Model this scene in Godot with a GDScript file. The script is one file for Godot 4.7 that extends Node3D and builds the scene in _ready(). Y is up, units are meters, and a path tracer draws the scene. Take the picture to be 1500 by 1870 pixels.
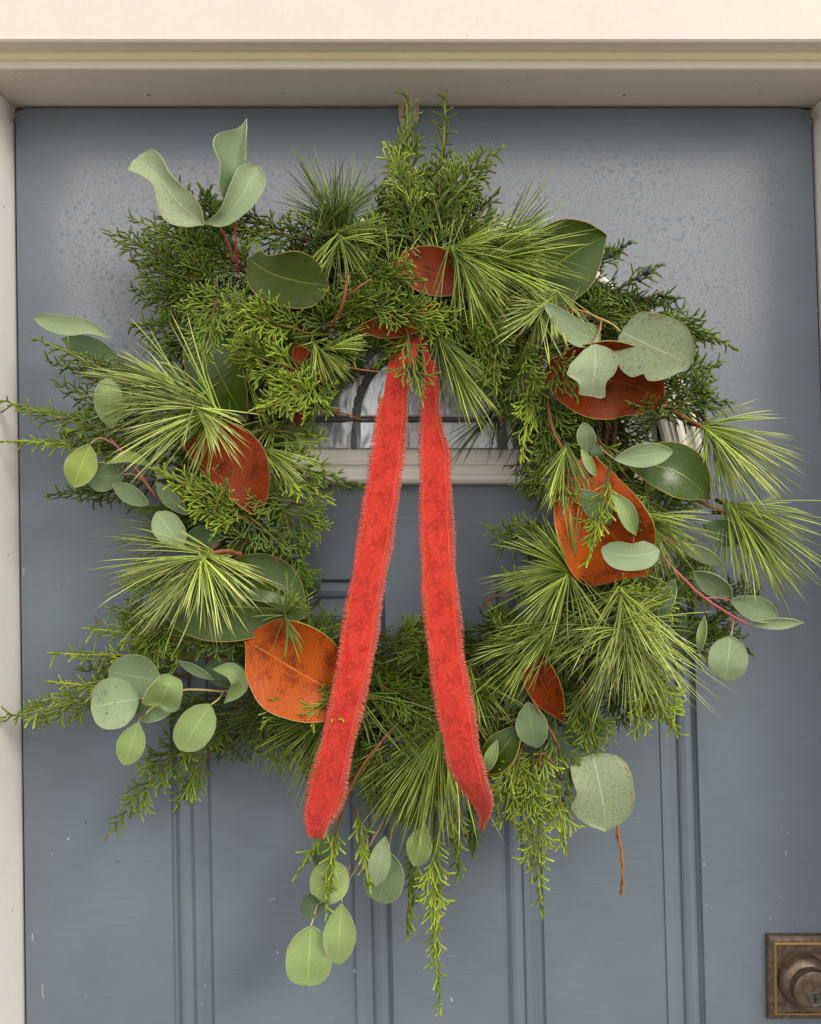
extends Node3D
# A holiday wreath of cedar, white pine, magnolia and silver-dollar eucalyptus with a frayed velvet ribbon,
# hanging on a slate-blue front door under a cream door frame. Units are metres, y up, the door face lies at z = 0.

const CAM_Y := 1.5
const CAM_D := 0.92
const FOCAL := 1500.0            # of a 1500 x 1870 picture
const PITCH := 1.3               # degrees
const LEAN := 0.023              # the old door and its frame are out of plumb
var cam_basis: Basis
var cam_at := Vector3(0, CAM_Y, CAM_D)
var rng := RandomNumberGenerator.new()
var M := {}
var used := {}

# ------------------------------------------------------------------ places
func at(px: float, py: float, z: float) -> Vector3:      # a point z metres in front of the door
	var d := cam_basis * Vector3((px - 750.0) / FOCAL, -(py - 935.0) / FOCAL, -1.0)
	return cam_at + d * ((z - CAM_D) / d.z)

func per_px(z: float) -> float:
	return (CAM_D - z) / FOCAL

func lean(x: float, y: float, z: float) -> Vector3:      # door coordinates to the leaning door
	return Vector3(x + LEAN * (1.95 - y), y, z)

func door_xy(px: float, py: float, z := 0.0) -> Vector2:
	var p := at(px, py, z)
	return Vector2(p.x - LEAN * (1.95 - p.y), p.y)

# ------------------------------------------------------------------ meshes
class MB:
	var v := PackedVector3Array()
	var n := PackedVector3Array()
	var c := PackedColorArray()
	var uv := PackedVector2Array()
	var ix := PackedInt32Array()

	func vert(p: Vector3, nn: Vector3, t := Vector2.ZERO, col := Color.WHITE) -> int:
		v.append(p); n.append(nn); uv.append(t); c.append(col)
		return v.size() - 1

	func tri(a: int, b: int, d: int) -> void:             # turns the face to the side of its normals
		var f := (v[d] - v[a]).cross(v[b] - v[a])
		if f.dot(n[a] + n[b] + n[d]) < 0.0:
			ix.append(a); ix.append(d); ix.append(b)
		else:
			ix.append(a); ix.append(b); ix.append(d)

	func quad(a: Vector3, b: Vector3, d: Vector3, e: Vector3, nn: Vector3, ta := Vector2.ZERO, tb := Vector2.ZERO, td := Vector2.ZERO, te := Vector2.ZERO, col := Color.WHITE) -> void:
		var i := vert(a, nn, ta, col)
		vert(b, nn, tb, col); vert(d, nn, td, col); vert(e, nn, te, col)
		tri(i, i + 1, i + 2); tri(i, i + 2, i + 3)

	func flat(a: Vector3, b: Vector3, d: Vector3, e: Vector3, towards: Vector3) -> void:
		var nn := (b - a).cross(d - a)
		if nn.length_squared() < 1e-16:
			nn = (d - a).cross(e - a)
		nn = nn.normalized()
		if nn.dot(towards) < 0.0:
			nn = -nn
		quad(a, b, d, e, nn)

	func tube(pts: PackedVector3Array, r0: float, r1: float, sides: int, c0: Color, c1: Color) -> void:
		var m := pts.size()
		var first := v.size()
		var t := (pts[1] - pts[0]).normalized()
		var ref := Vector3(0, 0, 1) if absf(t.z) < 0.8 else Vector3(1, 0, 0)
		for i in m - 1:
			t = (pts[mini(i + 1, m - 1)] - pts[maxi(i - 1, 0)]).normalized()
			var a := ref.cross(t).normalized()
			var b := t.cross(a)
			var f := float(i) / (m - 1)
			var r := lerpf(r0, r1, f)
			var col := c0.lerp(c1, f)
			for k in sides:
				var g := TAU * k / sides
				var d := a * cos(g) + b * sin(g)
				v.append(pts[i] + d * r); n.append(d); c.append(col); uv.append(Vector2(float(k) / sides, f))
		v.append(pts[m - 1]); n.append(t); c.append(c1); uv.append(Vector2(0, 1))
		for i in m - 2:
			var o := first + i * sides
			for k in sides:
				var k2 := (k + 1) % sides
				ix.append(o + k); ix.append(o + sides + k); ix.append(o + k2)
				ix.append(o + k2); ix.append(o + sides + k); ix.append(o + sides + k2)
		var l := first + (m - 2) * sides
		for k in sides:
			ix.append(l + k); ix.append(v.size() - 1); ix.append(l + (k + 1) % sides)

	func box(lo: Vector3, hi: Vector3, bev: float) -> void:  # a box with chamfered edges
		var cx := (lo + hi) * 0.5
		var h := (hi - lo) * 0.5
		for ax in 3:
			for s in [-1.0, 1.0]:
				var nn := Vector3.ZERO
				nn[ax] = s
				var u := (ax + 1) % 3
				var w := (ax + 2) % 3
				var q := []
				for k in 4:
					var p := Vector3.ZERO
					p[ax] = s * h[ax]
					p[u] = (h[u] - bev) * (-1.0 if k == 0 or k == 3 else 1.0)
					p[w] = (h[w] - bev) * (-1.0 if k < 2 else 1.0)
					q.append(cx + p)
				quad(q[0], q[1], q[2], q[3], nn)
		if bev <= 0.0:
			return
		for ax in 3:
			var u := (ax + 1) % 3
			var w := (ax + 2) % 3
			for su in [-1.0, 1.0]:
				for sw in [-1.0, 1.0]:
					var q := []
					for k in 4:
						var p := Vector3.ZERO
						p[ax] = (h[ax] - bev) * (-1.0 if k == 0 or k == 3 else 1.0)
						p[u] = su * (h[u] if k < 2 else h[u] - bev)
						p[w] = sw * (h[w] - bev if k < 2 else h[w])
						q.append(cx + p)
					var nn := Vector3.ZERO
					nn[u] = su; nn[w] = sw
					quad(q[0], q[1], q[2], q[3], nn.normalized())

	func lathe(o: Vector3, x: Vector3, y: Vector3, axis: Vector3, prof: PackedVector2Array, sides: int) -> void:  # (radius, height along axis)
		for i in prof.size() - 1:
			var p := prof[i]
			var q := prof[i + 1]
			var d := (q - p).normalized()
			for k in sides:
				var id := []
				for e in [[p, k], [p, k + 1], [q, k + 1], [q, k]]:
					var g: float = TAU * e[1] / sides
					var rd := x * cos(g) + y * sin(g)
					var nn := (rd * d.y - axis * d.x)
					id.append(vert(o + rd * e[0].x + axis * e[0].y, nn.normalized(), Vector2(float(e[1]) / sides, float(i) / prof.size())))
				var fl := (rd_normal(id)).dot(axis) 
				tri(id[0], id[1], id[2]); tri(id[0], id[2], id[3])

	func rd_normal(id: Array) -> Vector3:
		return n[id[0]]

	func add_to(mesh: ArrayMesh, mat: Material) -> void:
		var a := []
		a.resize(Mesh.ARRAY_MAX)
		a[Mesh.ARRAY_VERTEX] = v; a[Mesh.ARRAY_NORMAL] = n; a[Mesh.ARRAY_COLOR] = c; a[Mesh.ARRAY_TEX_UV] = uv; a[Mesh.ARRAY_INDEX] = ix
		mesh.add_surface_from_arrays(Mesh.PRIMITIVE_TRIANGLES, a)
		mesh.surface_set_material(mesh.get_surface_count() - 1, mat)

	func mesh_of(mat: Material) -> ArrayMesh:
		var m := ArrayMesh.new()
		add_to(m, mat)
		return m

# ------------------------------------------------------------------ objects
func numbered(called: String) -> String:
	var k: int = used.get(called, 0)
	used[called] = k + 1
	return called if k == 0 else "%s_%03d" % [called, k]

func thing(called: String, label: String, category: String, where := Vector3.ZERO, group := "") -> Node3D:
	var o := Node3D.new()
	o.name = numbered(called)
	add_child(o)
	o.position = where
	tag(o, label, category, group)
	return o

func tag(o: Node, label: String, category: String, group := "") -> void:
	o.set_meta("label", label)
	o.set_meta("category", category)
	if group:
		o.set_meta("group", group)

func root_pos(o: Node) -> Vector3:
	var p := Vector3.ZERO
	while o is Node3D and o != self:
		p += o.position
		o = o.get_parent()
	return p

func part(called: String, mesh: Mesh, parent: Node) -> MeshInstance3D:   # its mesh holds world places
	var o := MeshInstance3D.new()
	o.name = called
	o.mesh = mesh
	if parent != self:
		o.position = -root_pos(parent)
	parent.add_child(o, true)
	return o

func holder(called: String, parent: Node, where: Vector3) -> Node3D:
	var o := Node3D.new()
	o.name = called
	o.position = where - root_pos(parent)
	parent.add_child(o, true)
	return o

# ------------------------------------------------------------------ textures and materials
func noise_bytes(w: int, h: int, freq: float, sd: int, type := FastNoiseLite.TYPE_SIMPLEX_SMOOTH, octaves := 3, stretch := Vector2.ONE) -> PackedByteArray:
	var f := FastNoiseLite.new()
	f.noise_type = type
	f.seed = sd
	f.frequency = freq
	f.fractal_octaves = octaves
	f.cellular_return_type = FastNoiseLite.RETURN_DISTANCE
	var sw := maxi(1, int(w / stretch.x))
	var sh := maxi(1, int(h / stretch.y))
	var im := f.get_image(sw, sh, false, false, true)
	if sw != w or sh != h:
		im.resize(w, h, Image.INTERPOLATE_CUBIC)
	im.convert(Image.FORMAT_L8)
	return im.get_data()

func tex_rgb(b: PackedByteArray, w: int, h: int) -> ImageTexture:
	return ImageTexture.create_from_image(Image.create_from_data(w, h, false, Image.FORMAT_RGB8, b))

func tex_l(b: PackedByteArray, w: int, h: int) -> ImageTexture:
	return ImageTexture.create_from_image(Image.create_from_data(w, h, false, Image.FORMAT_L8, b))

func mat(called: String, col: Color, rough: float, metal := 0.0, spec := 0.5) -> StandardMaterial3D:
	var m := StandardMaterial3D.new()
	m.resource_name = called
	m.albedo_color = col
	m.roughness = rough
	m.metallic = metal
	m.metallic_specular = spec
	M[called] = m
	return m

func c8(r: int, g: int, b: int) -> Color:
	return Color(r / 255.0, g / 255.0, b / 255.0)

func leaf_texture(sd: int, base: Color, vein: Color, dark: Color, mottle: float, blotch: float, side_veins: float, grain := 0.06, scorch := 0.0) -> Array:
	# across u 0..1, midrib at u = 0.5; returns colour and relief
	var w := 256
	var h := 384
	var n1 := noise_bytes(w, h, 0.012, sd)
	var n2 := noise_bytes(w, h, grain, sd + 1)
	var n3 := noise_bytes(w, h, 0.25, sd + 2, FastNoiseLite.TYPE_SIMPLEX, 2)
	var rgb := PackedByteArray()
	rgb.resize(w * h * 3)
	var hi := PackedByteArray()
	hi.resize(w * h)
	for y in h:
		var fv := float(y) / h
		for x in w:
			var i := y * w + x
			var fu := absf(float(x) / w - 0.5) * 2.0
			var a := (n1[i] - 128) / 128.0
			var b := (n2[i] - 128) / 128.0
			var g := (n3[i] - 128) / 128.0
			var col := base
			col = col.lerp(dark, clampf(a * 0.9 * mottle + 0.35 * b * mottle + 0.25 * g * mottle, 0.0, 0.9))
			if blotch > 0.0:
				col = col.lerp(dark, blotch * smoothstep(0.12, 0.62, b * 0.9 + 0.4 * g + 0.45 * a))
			# veins
			var mid := 1.0 - smoothstep(0.012, 0.04 * (1.15 - fv * 0.7), fu)
			var ph := fposmod((fv - fu * 0.28 + a * 0.02) * 9.0, 1.0)
			var sv := (1.0 - smoothstep(0.0, 0.055, absf(ph - 0.5))) * side_veins * smoothstep(1.0, 0.6, fu)
			var k := clampf(mid * 0.85 + sv * 0.45, 0.0, 1.0)
			col = col.lerp(vein, k)
			if scorch > 0.0:
				col = col.lerp(c8(158, 128, 92), scorch * smoothstep(0.8, 1.0, fu + 0.12 * a) * smoothstep(0.0, 0.4, b + 0.3 * a))
				col = col.lerp(c8(150, 138, 96), scorch * 0.8 * smoothstep(0.62, 0.75, b + 0.25 * g))
			col = col * (1.0 + 0.07 * g + 0.05 * a)
			rgb[i * 3] = clampi(int(col.r * 255.0), 0, 255)
			rgb[i * 3 + 1] = clampi(int(col.g * 255.0), 0, 255)
			rgb[i * 3 + 2] = clampi(int(col.b * 255.0), 0, 255)
			hi[i] = clampi(int(120.0 + 60.0 * mid - 50.0 * sv + 30.0 * b + 18.0 * g), 0, 255)
	return [tex_rgb(rgb, w, h), tex_l(hi, w, h)]

func relief(m: StandardMaterial3D, t: Texture2D, cm: float) -> void:
	m.heightmap_enabled = true
	m.heightmap_texture = t
	m.heightmap_scale = cm

func paint_texture(sd: int, base: Color, w: int, specks: int, stain: Color) -> ImageTexture:
	var n1 := noise_bytes(w, w, 0.006, sd)
	var n2 := noise_bytes(w, w, 0.05, sd + 1)
	var rgb := PackedByteArray()
	rgb.resize(w * w * 3)
	for i in w * w:
		var k := 1.0 + (n1[i] - 128) / 128.0 * 0.011 + (n2[i] - 128) / 128.0 * 0.01
		rgb[i * 3] = clampi(int(base.r * k * 255.0), 0, 255)
		rgb[i * 3 + 1] = clampi(int(base.g * k * 255.0), 0, 255)
		rgb[i * 3 + 2] = clampi(int(base.b * k * 253.0), 0, 255)
	var r := RandomNumberGenerator.new()
	r.seed = sd
	for s in specks:
		var x0 := r.randi_range(8, w - 9)
		var y0 := r.randi_range(8, w - 9)
		var rx := r.randf_range(0.5, 1.9) * (2.4 if r.randf() < 0.07 else 1.0)
		var ry := rx * r.randf_range(0.5, 1.6)
		var op := r.randf_range(0.2, 0.8)
		for y in range(maxi(0, y0 - 6), mini(w, y0 + 7)):
			for x in range(maxi(0, x0 - 6), mini(w, x0 + 7)):
				var d := sqrt(pow((x - x0) / rx, 2.0) + pow((y - y0) / ry, 2.0))
				var k := op * (1.0 - smoothstep(0.6, 1.3, d))
				if k > 0.0:
					var i := (y * w + x) * 3
					rgb[i] = int(lerpf(rgb[i], stain.r * 255.0, k))
					rgb[i + 1] = int(lerpf(rgb[i + 1], stain.g * 255.0, k))
					rgb[i + 2] = int(lerpf(rgb[i + 2], stain.b * 255.0, k))
	return tex_rgb(rgb, w, w)

var door_x0 := 0.0
var door_x1 := 0.0
var door_top := 0.0
var tex_w := 1.0      # metres that the door texture spans
var tex_h := 1.16

func door_uv(x: float, y: float) -> Vector2:
	return Vector2((x - door_x0) / tex_w, (door_top - y) / tex_h)

func mark(rgb: PackedByteArray, w: int, h: int, px: float, py: float, qx: float, qy: float, rad: float, col: Color, op: float) -> void:
	var a := door_uv(door_xy(px, py).x, door_xy(px, py).y) * Vector2(w, h)
	var b := door_uv(door_xy(qx, qy).x, door_xy(qx, qy).y) * Vector2(w, h)
	var lo := Vector2(minf(a.x, b.x), minf(a.y, b.y)) - Vector2(4, 4)
	var hi := Vector2(maxf(a.x, b.x), maxf(a.y, b.y)) + Vector2(4, 4)
	for y in range(maxi(0, int(lo.y)), mini(h, int(hi.y) + 1)):
		for x in range(maxi(0, int(lo.x)), mini(w, int(hi.x) + 1)):
			var p := Vector2(x, y)
			var d := p.distance_to(Geometry2D.get_closest_point_to_segment(p, a, b))
			var k := op * 0.85 * (1.0 - smoothstep(rad * 0.4, rad * 1.0, d))
			if k > 0.0:
				var i := (y * w + x) * 3
				rgb[i] = int(lerpf(rgb[i], col.r * 255.0, k))
				rgb[i + 1] = int(lerpf(rgb[i + 1], col.g * 255.0, k))
				rgb[i + 2] = int(lerpf(rgb[i + 2], col.b * 255.0, k))

func door_material() -> StandardMaterial3D:
	var w := 1300
	var h := 1508
	var cl := noise_bytes(w, h, 0.004, 5)
	var fine := noise_bytes(w, h, 0.17, 9, FastNoiseLite.TYPE_SIMPLEX_SMOOTH, 3)
	var big := noise_bytes(w, h, 0.05, 21, FastNoiseLite.TYPE_CELLULAR, 1)
	var br := noise_bytes(w, h, 0.16, 31, FastNoiseLite.TYPE_SIMPLEX, 2, Vector2(12, 1))
	var brv := noise_bytes(w, h, 0.16, 37, FastNoiseLite.TYPE_SIMPLEX, 2, Vector2(1, 12))
	var rgb := PackedByteArray()
	rgb.resize(w * h * 3)
	var ro := PackedByteArray()
	ro.resize(w * h)
	var hi := PackedByteArray()
	hi.resize(w * h)
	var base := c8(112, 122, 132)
	var pale_tone := c8(172, 170, 174)      # paler, pitted tone over the upper door, fading towards its edges
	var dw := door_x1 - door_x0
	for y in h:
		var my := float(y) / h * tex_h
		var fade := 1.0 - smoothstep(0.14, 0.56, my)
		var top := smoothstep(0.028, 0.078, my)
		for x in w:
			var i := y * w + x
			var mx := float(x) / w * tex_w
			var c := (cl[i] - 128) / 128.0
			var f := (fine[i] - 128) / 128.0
			var paler := 0.0
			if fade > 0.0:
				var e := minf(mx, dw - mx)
				paler = fade * top * smoothstep(0.014, 0.08, e + 0.014 * c) * (0.9 + 0.15 * c)
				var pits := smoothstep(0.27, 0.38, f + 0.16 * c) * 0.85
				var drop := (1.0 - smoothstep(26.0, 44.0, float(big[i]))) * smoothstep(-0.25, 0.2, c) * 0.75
				paler *= 1.0 - minf(0.8, pits + drop)
			paler = clampf(paler, 0.0, 1.0)
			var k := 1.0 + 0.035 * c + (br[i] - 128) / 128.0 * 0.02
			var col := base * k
			col = col.lerp(pale_tone, paler * 0.68)
			rgb[i * 3] = clampi(int(col.r * 255.0), 0, 255)
			rgb[i * 3 + 1] = clampi(int(col.g * 255.0), 0, 255)
			rgb[i * 3 + 2] = clampi(int(col.b * 255.0), 0, 255)
			ro[i] = clampi(int(115.0 + 75.0 * paler + 12.0 * c), 0, 255)
			var side := mx < 0.1 or mx > dw - 0.1
			hi[i] = clampi(128 + int((brv[i] - 128) * 0.3 if side else (br[i] - 128) * 0.45), 0, 255)
	var white := c8(206, 210, 212)
	mark(rgb, w, h, 124, 1531, 125, 1531, 1.9, white, 0.9)
	mark(rgb, w, h, 94, 1558, 95, 1558, 1.2, white, 0.8)
	mark(rgb, w, h, 59, 1705, 59, 1716, 0.9, white, 0.9)
	mark(rgb, w, h, 77, 1798, 78, 1822, 1.0, white, 0.9)
	mark(rgb, w, h, 43, 1036, 43, 1050, 0.9, white, 0.7)
	mark(rgb, w, h, 105, 1069, 106, 1069, 1.1, white, 0.7)
	mark(rgb, w, h, 156, 1817, 157, 1818, 1.2, white, 0.6)
	mark(rgb, w, h, 366, 1838, 367, 1838, 1.3, white, 0.8)
	mark(rgb, w, h, 371, 1803, 373, 1803, 1.9, white, 0.6)
	mark(rgb, w, h, 491, 1643, 502, 1641, 1.3, white, 0.5)
	mark(rgb, w, h, 506, 1738, 506, 1741, 1.3, white, 0.7)
	mark(rgb, w, h, 647, 1773, 647, 1777, 1.6, white, 0.8)
	mark(rgb, w, h, 824, 1823, 825, 1827, 1.8, white, 0.8)
	mark(rgb, w, h, 815, 1745, 832, 1746, 0.9, white, 0.35)
	mark(rgb, w, h, 1286, 1577, 1286, 1579, 1.5, white, 0.8)
	mark(rgb, w, h, 1290, 1652, 1290, 1652, 1.4, white, 0.8)
	mark(rgb, w, h, 1427, 1514, 1431, 1520, 1.0, white, 0.25)
	mark(rgb, w, h, 1439, 1521, 1439, 1522, 1.3, white, 0.7)
	mark(rgb, w, h, 1435, 1554, 1435, 1561, 1.2, white, 0.7)
	mark(rgb, w, h, 1406, 1677, 1407, 1677, 1.3, white, 0.8)
	mark(rgb, w, h, 1424, 1637, 1425, 1637, 1.1, white, 0.7)
	mark(rgb, w, h, 1457, 1683, 1457, 1683, 1.1, white, 0.7)
	mark(rgb, w, h, 1350, 1760, 1346, 1800, 2.6, white, 0.07)
	mark(rgb, w, h, 471, 1538, 440, 1588, 0.7, white, 0.1)
	mark(rgb, w, h, 545, 1640, 520, 1668, 0.7, white, 0.08)
	mark(rgb, w, h, 590, 985, 591, 986, 1.0, white, 0.7)
	mark(rgb, w, h, 610, 940, 611, 940, 1.0, white, 0.6)
	mark(rgb, w, h, 156, 1501, 157, 1502, 1.6, c8(50, 54, 58), 0.7)
	mark(rgb, w, h, 100, 1650, 101, 1650, 1.6, c8(60, 66, 72), 0.6)
	mark(rgb, w, h, 214, 1572, 216, 1573, 2.6, c8(60, 66, 72), 0.5)
	var r := RandomNumberGenerator.new()
	r.seed = 77
	for i in 70:
		var x := r.randf_range(60, 1480)
		var y := r.randf_range(700, 1860)
		mark(rgb, w, h, x, y, x + r.randf_range(-2, 2), y + r.randf_range(-2, 2), r.randf_range(0.4, 0.9), white if r.randf() < 0.6 else c8(60, 66, 72), r.randf_range(0.15, 0.5))
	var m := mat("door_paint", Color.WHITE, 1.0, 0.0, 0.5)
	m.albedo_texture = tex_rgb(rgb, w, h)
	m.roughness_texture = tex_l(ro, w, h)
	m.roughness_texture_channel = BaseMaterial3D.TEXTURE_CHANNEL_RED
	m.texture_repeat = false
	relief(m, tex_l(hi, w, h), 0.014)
	return m

func make_materials() -> void:
	var m := mat("cream_paint", Color.WHITE, 0.5)
	m.albedo_texture = paint_texture(3, c8(229, 217, 206), 1024, 150, c8(96, 84, 66))
	m.uv1_triplanar = true
	m.uv1_world_triplanar = true
	m.uv1_scale = Vector3.ONE * 1.9
	m = mat("lit_jamb_paint", Color.WHITE, 0.5)  # frame paint made whiter to stand in for light on the jambs
	m.albedo_texture = paint_texture(43, c8(245, 238, 233), 512, 30, c8(110, 98, 84))
	m.uv1_triplanar = true
	m.uv1_world_triplanar = true
	m.uv1_scale = Vector3.ONE * 2.6
	m = mat("caulk", c8(250, 238, 196), 0.45)
	m = mat("weatherstrip", c8(38, 28, 25), 0.8)
	m = mat("trim_paint", Color.WHITE, 0.42)
	m.albedo_texture = paint_texture(13, c8(240, 234, 226), 512, 60, c8(120, 100, 84))
	m.uv1_triplanar = true
	m.uv1_world_triplanar = true
	m.uv1_scale = Vector3.ONE * 4.0
	# glass with a wavy, silvery leaded look
	m = mat("leaded_glass", c8(206, 208, 208), 0.26, 0.75)
	var gn := noise_bytes(512, 512, 0.02, 61, FastNoiseLite.TYPE_SIMPLEX_SMOOTH, 3)
	var t := tex_l(gn, 512, 512)
	relief(m, t, 0.15)
	m.uv1_triplanar = true
	m.uv1_world_triplanar = true
	m.uv1_scale = Vector3(3.0, 1.9, 3.0)
	m = mat("lead_came", c8(120, 122, 124), 0.4, 0.6)
	# metals
	m = mat("aged_bronze", Color.WHITE, 0.36, 0.85)
	var b1 := noise_bytes(256, 256, 0.03, 71)
	var rgb := PackedByteArray()
	rgb.resize(256 * 256 * 3)
	for i in 256 * 256:
		var k := smoothstep(0.25, 0.75, b1[i] / 255.0)
		var col := c8(112, 97, 86).lerp(c8(138, 121, 106), k)
		rgb[i * 3] = int(col.r * 255); rgb[i * 3 + 1] = int(col.g * 255); rgb[i * 3 + 2] = int(col.b * 255)
	m.albedo_texture = tex_rgb(rgb, 256, 256)
	m.uv1_triplanar = true
	m.uv1_scale = Vector3.ONE * 14.0
	m = mat("worn_brass", c8(186, 150, 98), 0.35, 0.9)
	m = mat("steel", c8(112, 108, 104), 0.35, 0.9)
	m = mat("dark_hole", c8(20, 18, 16), 0.7)
	m = mat("shaded_white_metal", c8(176, 164, 146), 0.45)  # white metal toned down, shade under the head put into its colour
	m = mat("concrete", c8(120, 116, 110), 0.9)
	m = mat("siding", c8(222, 214, 202), 0.6)
	m = mat("web", c8(190, 182, 172), 0.8)
	# plants; the vertex colours carry the hue of each shoot
	for e in [["needle", 0.42, 0.5, 0.25], ["cedar_green", 0.6, 0.4, 0.22], ["bark", 0.85, 0.3, 0.0], ["stem", 0.5, 0.5, 0.0], ["thread", 0.95, 0.2, 0.2]]:
		m = mat(e[0], Color.WHITE, e[1], 0.0, e[2])
		m.vertex_color_use_as_albedo = true
		m.vertex_color_is_srgb = true
		if e[3] > 0.0:
			m.backlight_enabled = true
			m.backlight = Color(e[3], e[3], e[3]).linear_to_srgb()
	m = mat("berry", c8(44, 46, 58), 0.5)
	m = mat("water", Color(1, 1, 1, 0.02), 0.02)
	m.transparency = BaseMaterial3D.TRANSPARENCY_ALPHA
	m.refraction_enabled = true
	m.refraction_scale = 0.033
	# eucalyptus
	var eu := leaf_texture(101, c8(154, 172, 134), c8(198, 208, 160), c8(122, 144, 100), 0.6, 0.0, 0.5, 0.06, 0.7)
	var eu2 := leaf_texture(141, c8(160, 174, 142), c8(200, 208, 170), c8(132, 148, 106), 0.3, 0.7, 0.5, 0.05, 0.8)
	for e in [["eucalyptus_pale", c8(255, 255, 250), eu], ["eucalyptus_fresh", c8(250, 255, 206), eu], ["eucalyptus_yellow", c8(255, 255, 164), eu], ["eucalyptus_grey", c8(200, 208, 196), eu], ["eucalyptus_dark", c8(150, 166, 148), eu], ["eucalyptus_spotted", c8(255, 255, 248), eu2]]:
		m = mat(e[0], e[1], 0.55, 0.0, 0.4)
		m.albedo_texture = e[2][0]
		relief(m, e[2][1], 0.05)
		m.backlight_enabled = true
		m.backlight = Color(0.16, 0.2, 0.08).linear_to_srgb()
	m = mat("eucalyptus_edge", c8(154, 168, 124), 0.5)
	# magnolia
	var up := leaf_texture(201, c8(62, 82, 18), c8(128, 142, 48), c8(42, 60, 12), 0.5, 0.0, 0.3)
	m = mat("magnolia_top", Color.WHITE, 0.22, 0.0, 0.45)
	m.albedo_texture = up[0]
	relief(m, up[1], 0.05)
	m = mat("magnolia_green_back", c8(255, 242, 210), 0.55, 0.0, 0.4)
	m.albedo_texture = up[0]
	relief(m, up[1], 0.05)
	m.backlight_enabled = true
	m.backlight = Color(0.1, 0.14, 0.02).linear_to_srgb()
	var dn := leaf_texture(231, c8(180, 82, 16), c8(200, 114, 40), c8(96, 34, 6), 0.7, 0.5, 0.6, 0.14)
	m = mat("magnolia_rust", Color.WHITE, 0.36, 0.0, 0.28)
	m.albedo_texture = dn[0]
	relief(m, dn[1], 0.07)
	m = mat("magnolia_rust_deep", c8(184, 168, 140), 0.36, 0.0, 0.28)
	m.albedo_texture = dn[0]
	relief(m, dn[1], 0.07)
	m = mat("magnolia_edge", c8(164, 142, 66), 0.45)
	# velvet; nap sheen and fold shade are mixed into the red as patches
	var w := 256
	var h := 2048
	var v1 := noise_bytes(w, h, 0.02, 301, FastNoiseLite.TYPE_SIMPLEX_SMOOTH, 4)
	var v0 := noise_bytes(w, h, 0.0055, 300, FastNoiseLite.TYPE_SIMPLEX_SMOOTH, 2)
	var v2 := noise_bytes(w, h, 0.08, 302, FastNoiseLite.TYPE_SIMPLEX_SMOOTH, 3)
	var v3 := noise_bytes(w, h, 0.3, 303, FastNoiseLite.TYPE_SIMPLEX, 2)
	var vb := PackedByteArray()
	vb.resize(w * h * 3)
	for i in w * h:
		var a := (v1[i] - 128) / 128.0
		var b := (v2[i] - 128) / 128.0
		var g := (v3[i] - 128) / 128.0
		var fu := absf(float(i % w) / w - 0.5) * 2.0
		var k := smoothstep(0.02, 1.0, a * 0.22 + b * 0.9 + g * 0.9) * 0.42 * smoothstep(-0.7, 0.5, (v0[i] - 128) / 128.0) * (1.0 - smoothstep(0.72, 0.95, fu) * 0.8)
		var col := c8(224, 66, 50).lerp(c8(128, 16, 12), k)
		col = col * (1.0 - 0.08 * smoothstep(-0.2, 0.5, (v0[i] - 128) / 128.0))
		col = col.lerp(c8(238, 98, 78), clampf(-a * 0.8 + g * 0.12, 0.0, 0.5) + smoothstep(0.86, 0.98, fu) * 0.4)
		vb[i * 3] = clampi(int(col.r * 255), 0, 255)
		vb[i * 3 + 1] = clampi(int(col.g * 255), 0, 255)
		vb[i * 3 + 2] = clampi(int(col.b * 255), 0, 255)
	m = mat("velvet", Color.WHITE, 1.0, 0.0, 0.15)
	m.albedo_texture = tex_rgb(vb, w, h)
	m.rim_enabled = true
	m.rim = 0.3
	m.rim_tint = 0.8
	relief(m, tex_l(v2, w, h), 0.12)

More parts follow.
